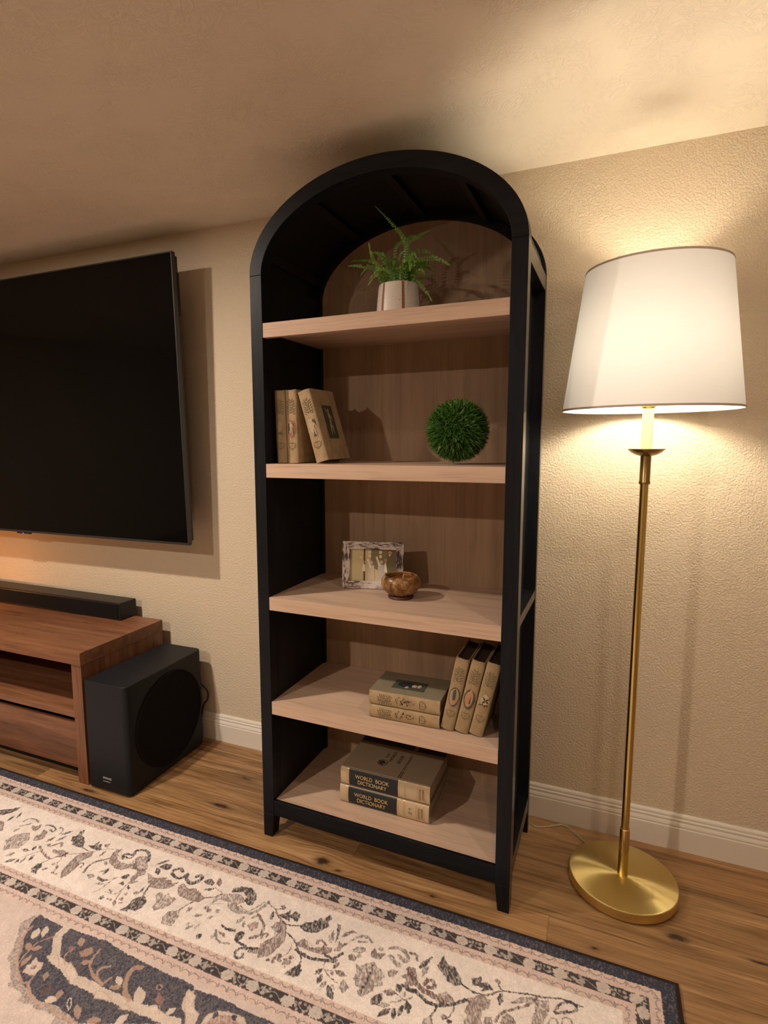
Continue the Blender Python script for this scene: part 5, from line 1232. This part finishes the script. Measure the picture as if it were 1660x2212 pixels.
for kc, wd, flat in order:
    k, c = kc; P = list(zip(flat[::2], flat[1::2])); w_ = wd*.001
    xs = [p[0] for p in P]; ys = [p[1] for p in P]; W2 = window(min(xs), max(xs), min(ys), max(ys), .03+w_)
    X, Y = WX[W2], WY[W2]
    if X.size == 0: continue
    if k == 'P': m = inpoly(X, Y, P)
    elif k == 'O': m = np.hypot(X-P[0][0], Y-P[0][1]) < w_*.85
    elif k == 'L':
        d, t = seg(X, Y, P[0], P[1]); m = d < np.maximum(w_*.62*np.sin(np.pi*(.08+.84*t)), .0006)
    else:
        if len(P) > 2:
            Q = bez([(p[0], p[1], 0) for p in P], (len(P)-1)*5); P = [(q_.x, q_.y) for q_ in Q]
        m = np.zeros(X.shape, bool)
        for i in range(len(P)-1): m |= seg(X, Y, P[i], P[i+1])[0] < max(w_*.5, .0013)
    if c in 'NE' or (c in 'CPR' and True): m &= (E[W2] > .500) | (c not in 'NE' and E[W2] < .412)
    al = ALPHA[c][W2]*m
    if k == 'P' and c in 'BMG': al = al*.86
    col[W2] = col[W2]*(1-al[..., None])+COLS[c]*al[..., None]
    if k == 'P' and c in 'DBMGCPR':      # drawn outline and a few veins inside the bigger shapes
        o_ = np.zeros(X.shape, bool); cxm, cym = sum(xs)/len(xs), sum(ys)/len(ys)
        for i in range(len(P)): o_ |= seg(X, Y, P[i], P[(i+1) % len(P)])[0] < .0013
        for i in range(0, len(P), 2): o_ |= (seg(X, Y, P[i], ((P[i][0]+2*cxm)/3, (P[i][1]+2*cym)/3))[0] < .0010)
        lim = (E[W2] > .500) if (c in 'CPR' and cym < -1.1) else np.ones(X.shape, bool)
        a2 = (o_ & lim)*(.72 if c in 'DBMG' else .55)*(.55+.45*hat[W2]); oc = {'D': dark*.7, 'B': brown*.75, 'M': brown*.8, 'G': dark, 'C': COLS['P']*.8, 'P': brown*1.2, 'R': brown}[c]
        col[W2] = col[W2]*(1-a2[..., None])+oc*a2[..., None]
    if c == 'C' and k != 'O':   # thin rust outline around the cream vine
        pass
# yarn-level variation and wear
g = (.88+.24*vnoise(GXX, GYY, .0026, 12))*(.94+.12*vnoise(GXX, GYY, .03, 13))
col *= g[..., None]
wear = (band(.012, .047) | (E > .5)) & (vnoise(GXX, GYY*.45, .0024, 14) > .70); put(wear & (col.sum(-1) < .5), np.array((.17, .165, .19)), .5)
hz = np.full(GXX.shape, .0095); hz[E < .006] = .0075
V = np.stack([GXX*S, GYY*S, hz*S], -1).reshape(-1, 3)
idx = np.arange(nx*ny).reshape(ny, nx); F = np.stack([idx[:-1, :-1], idx[1:, :-1], idx[1:, 1:], idx[:-1, 1:]], -1).reshape(-1, 4)
# skirt down to the floor
border = np.concatenate([idx[0, :], idx[1:, -1], idx[-1, ::-1][1:], idx[::-1, 0][1:-1]]); nb = len(border)
V2 = V[border].copy(); V2[:, 2] = .0006; base = len(V); V = np.concatenate([V, V2])
sk = np.stack([border, np.roll(border, -1), base+np.roll(np.arange(nb), -1), base+np.arange(nb)], -1); F = np.concatenate([F, sk])
me = bpy.data.meshes.new('area_rug'); me.vertices.add(len(V)); me.vertices.foreach_set('co', V.ravel().astype(np.float32))
me.loops.add(F.size); me.loops.foreach_set('vertex_index', F.ravel().astype(np.int32)); me.polygons.add(len(F)); me.polygons.foreach_set('loop_start', np.arange(0, F.size, 4, dtype=np.int32))
try: me.polygons.foreach_set('loop_total', np.full(len(F), 4, np.int32))
except Exception: pass
me.update(calc_edges=True)
ca = me.color_attributes.new('pile_colour', 'FLOAT_COLOR', 'POINT'); cc = np.ones((len(V), 4), np.float32); cc[:base, :3] = col.reshape(-1, 3); cc[base:, :3] = binding
ca.data.foreach_set('color', cc.ravel())
t = NT('rug_pile'); at = t.n('Attribute', attribute_name='pile_colour'); v = t.coord()
nzf = t.noise(v, 700, 2); nzm = t.noise(v, 60, 3)
c = t.mix(1.0, at.outputs['Color'], t.ramp(nzf, [(.25, .78), (.75, 1.16)]), 'MULTIPLY'); c = t.mix(1.0, c, t.ramp(nzm, [(.3, .94), (.7, 1.05)]), 'MULTIPLY')
t.set(Base_Color=c, Roughness=.95, Specular_IOR_Level=.1); t.bump(nzf, .5, .0015)
me.materials.append(t.m)
rug = bpy.data.objects.new('area_rug', me); COL.objects.link(rug); tag(rug, 'large cream, pink and navy floral bordered rug on the wood floor', 'rug')

# ================================================================ added candle past the left edge, standing in for an unseen orange glow source
gl = empty('added_glow_candle', (-2.05, -.40, .5995)); tag(gl, 'added amber candle jar giving the orange glow on the left part of the console', 'candle')
MB().lathe([(0, 0), (.035, 0), (.038, .004), (.038, .085), (.035, .085), (.034, .008), (0, .008)], 32).build('jar', plain('amber_glass', (.55, .2, .05), .2), gl, smooth=40)
MB().lathe([(0, .100), (.010, .104), (.012, .115), (.006, .132), (0, .140)], 16).build('added_flame', emit('added_flame', (1.0, .36, .08), 260.0*GLOW/3.2), gl, smooth=True)
MB().tube([(0, 0, .0085), (0, 0, .099)], .0015, 6).build('wick', M_wick, gl)
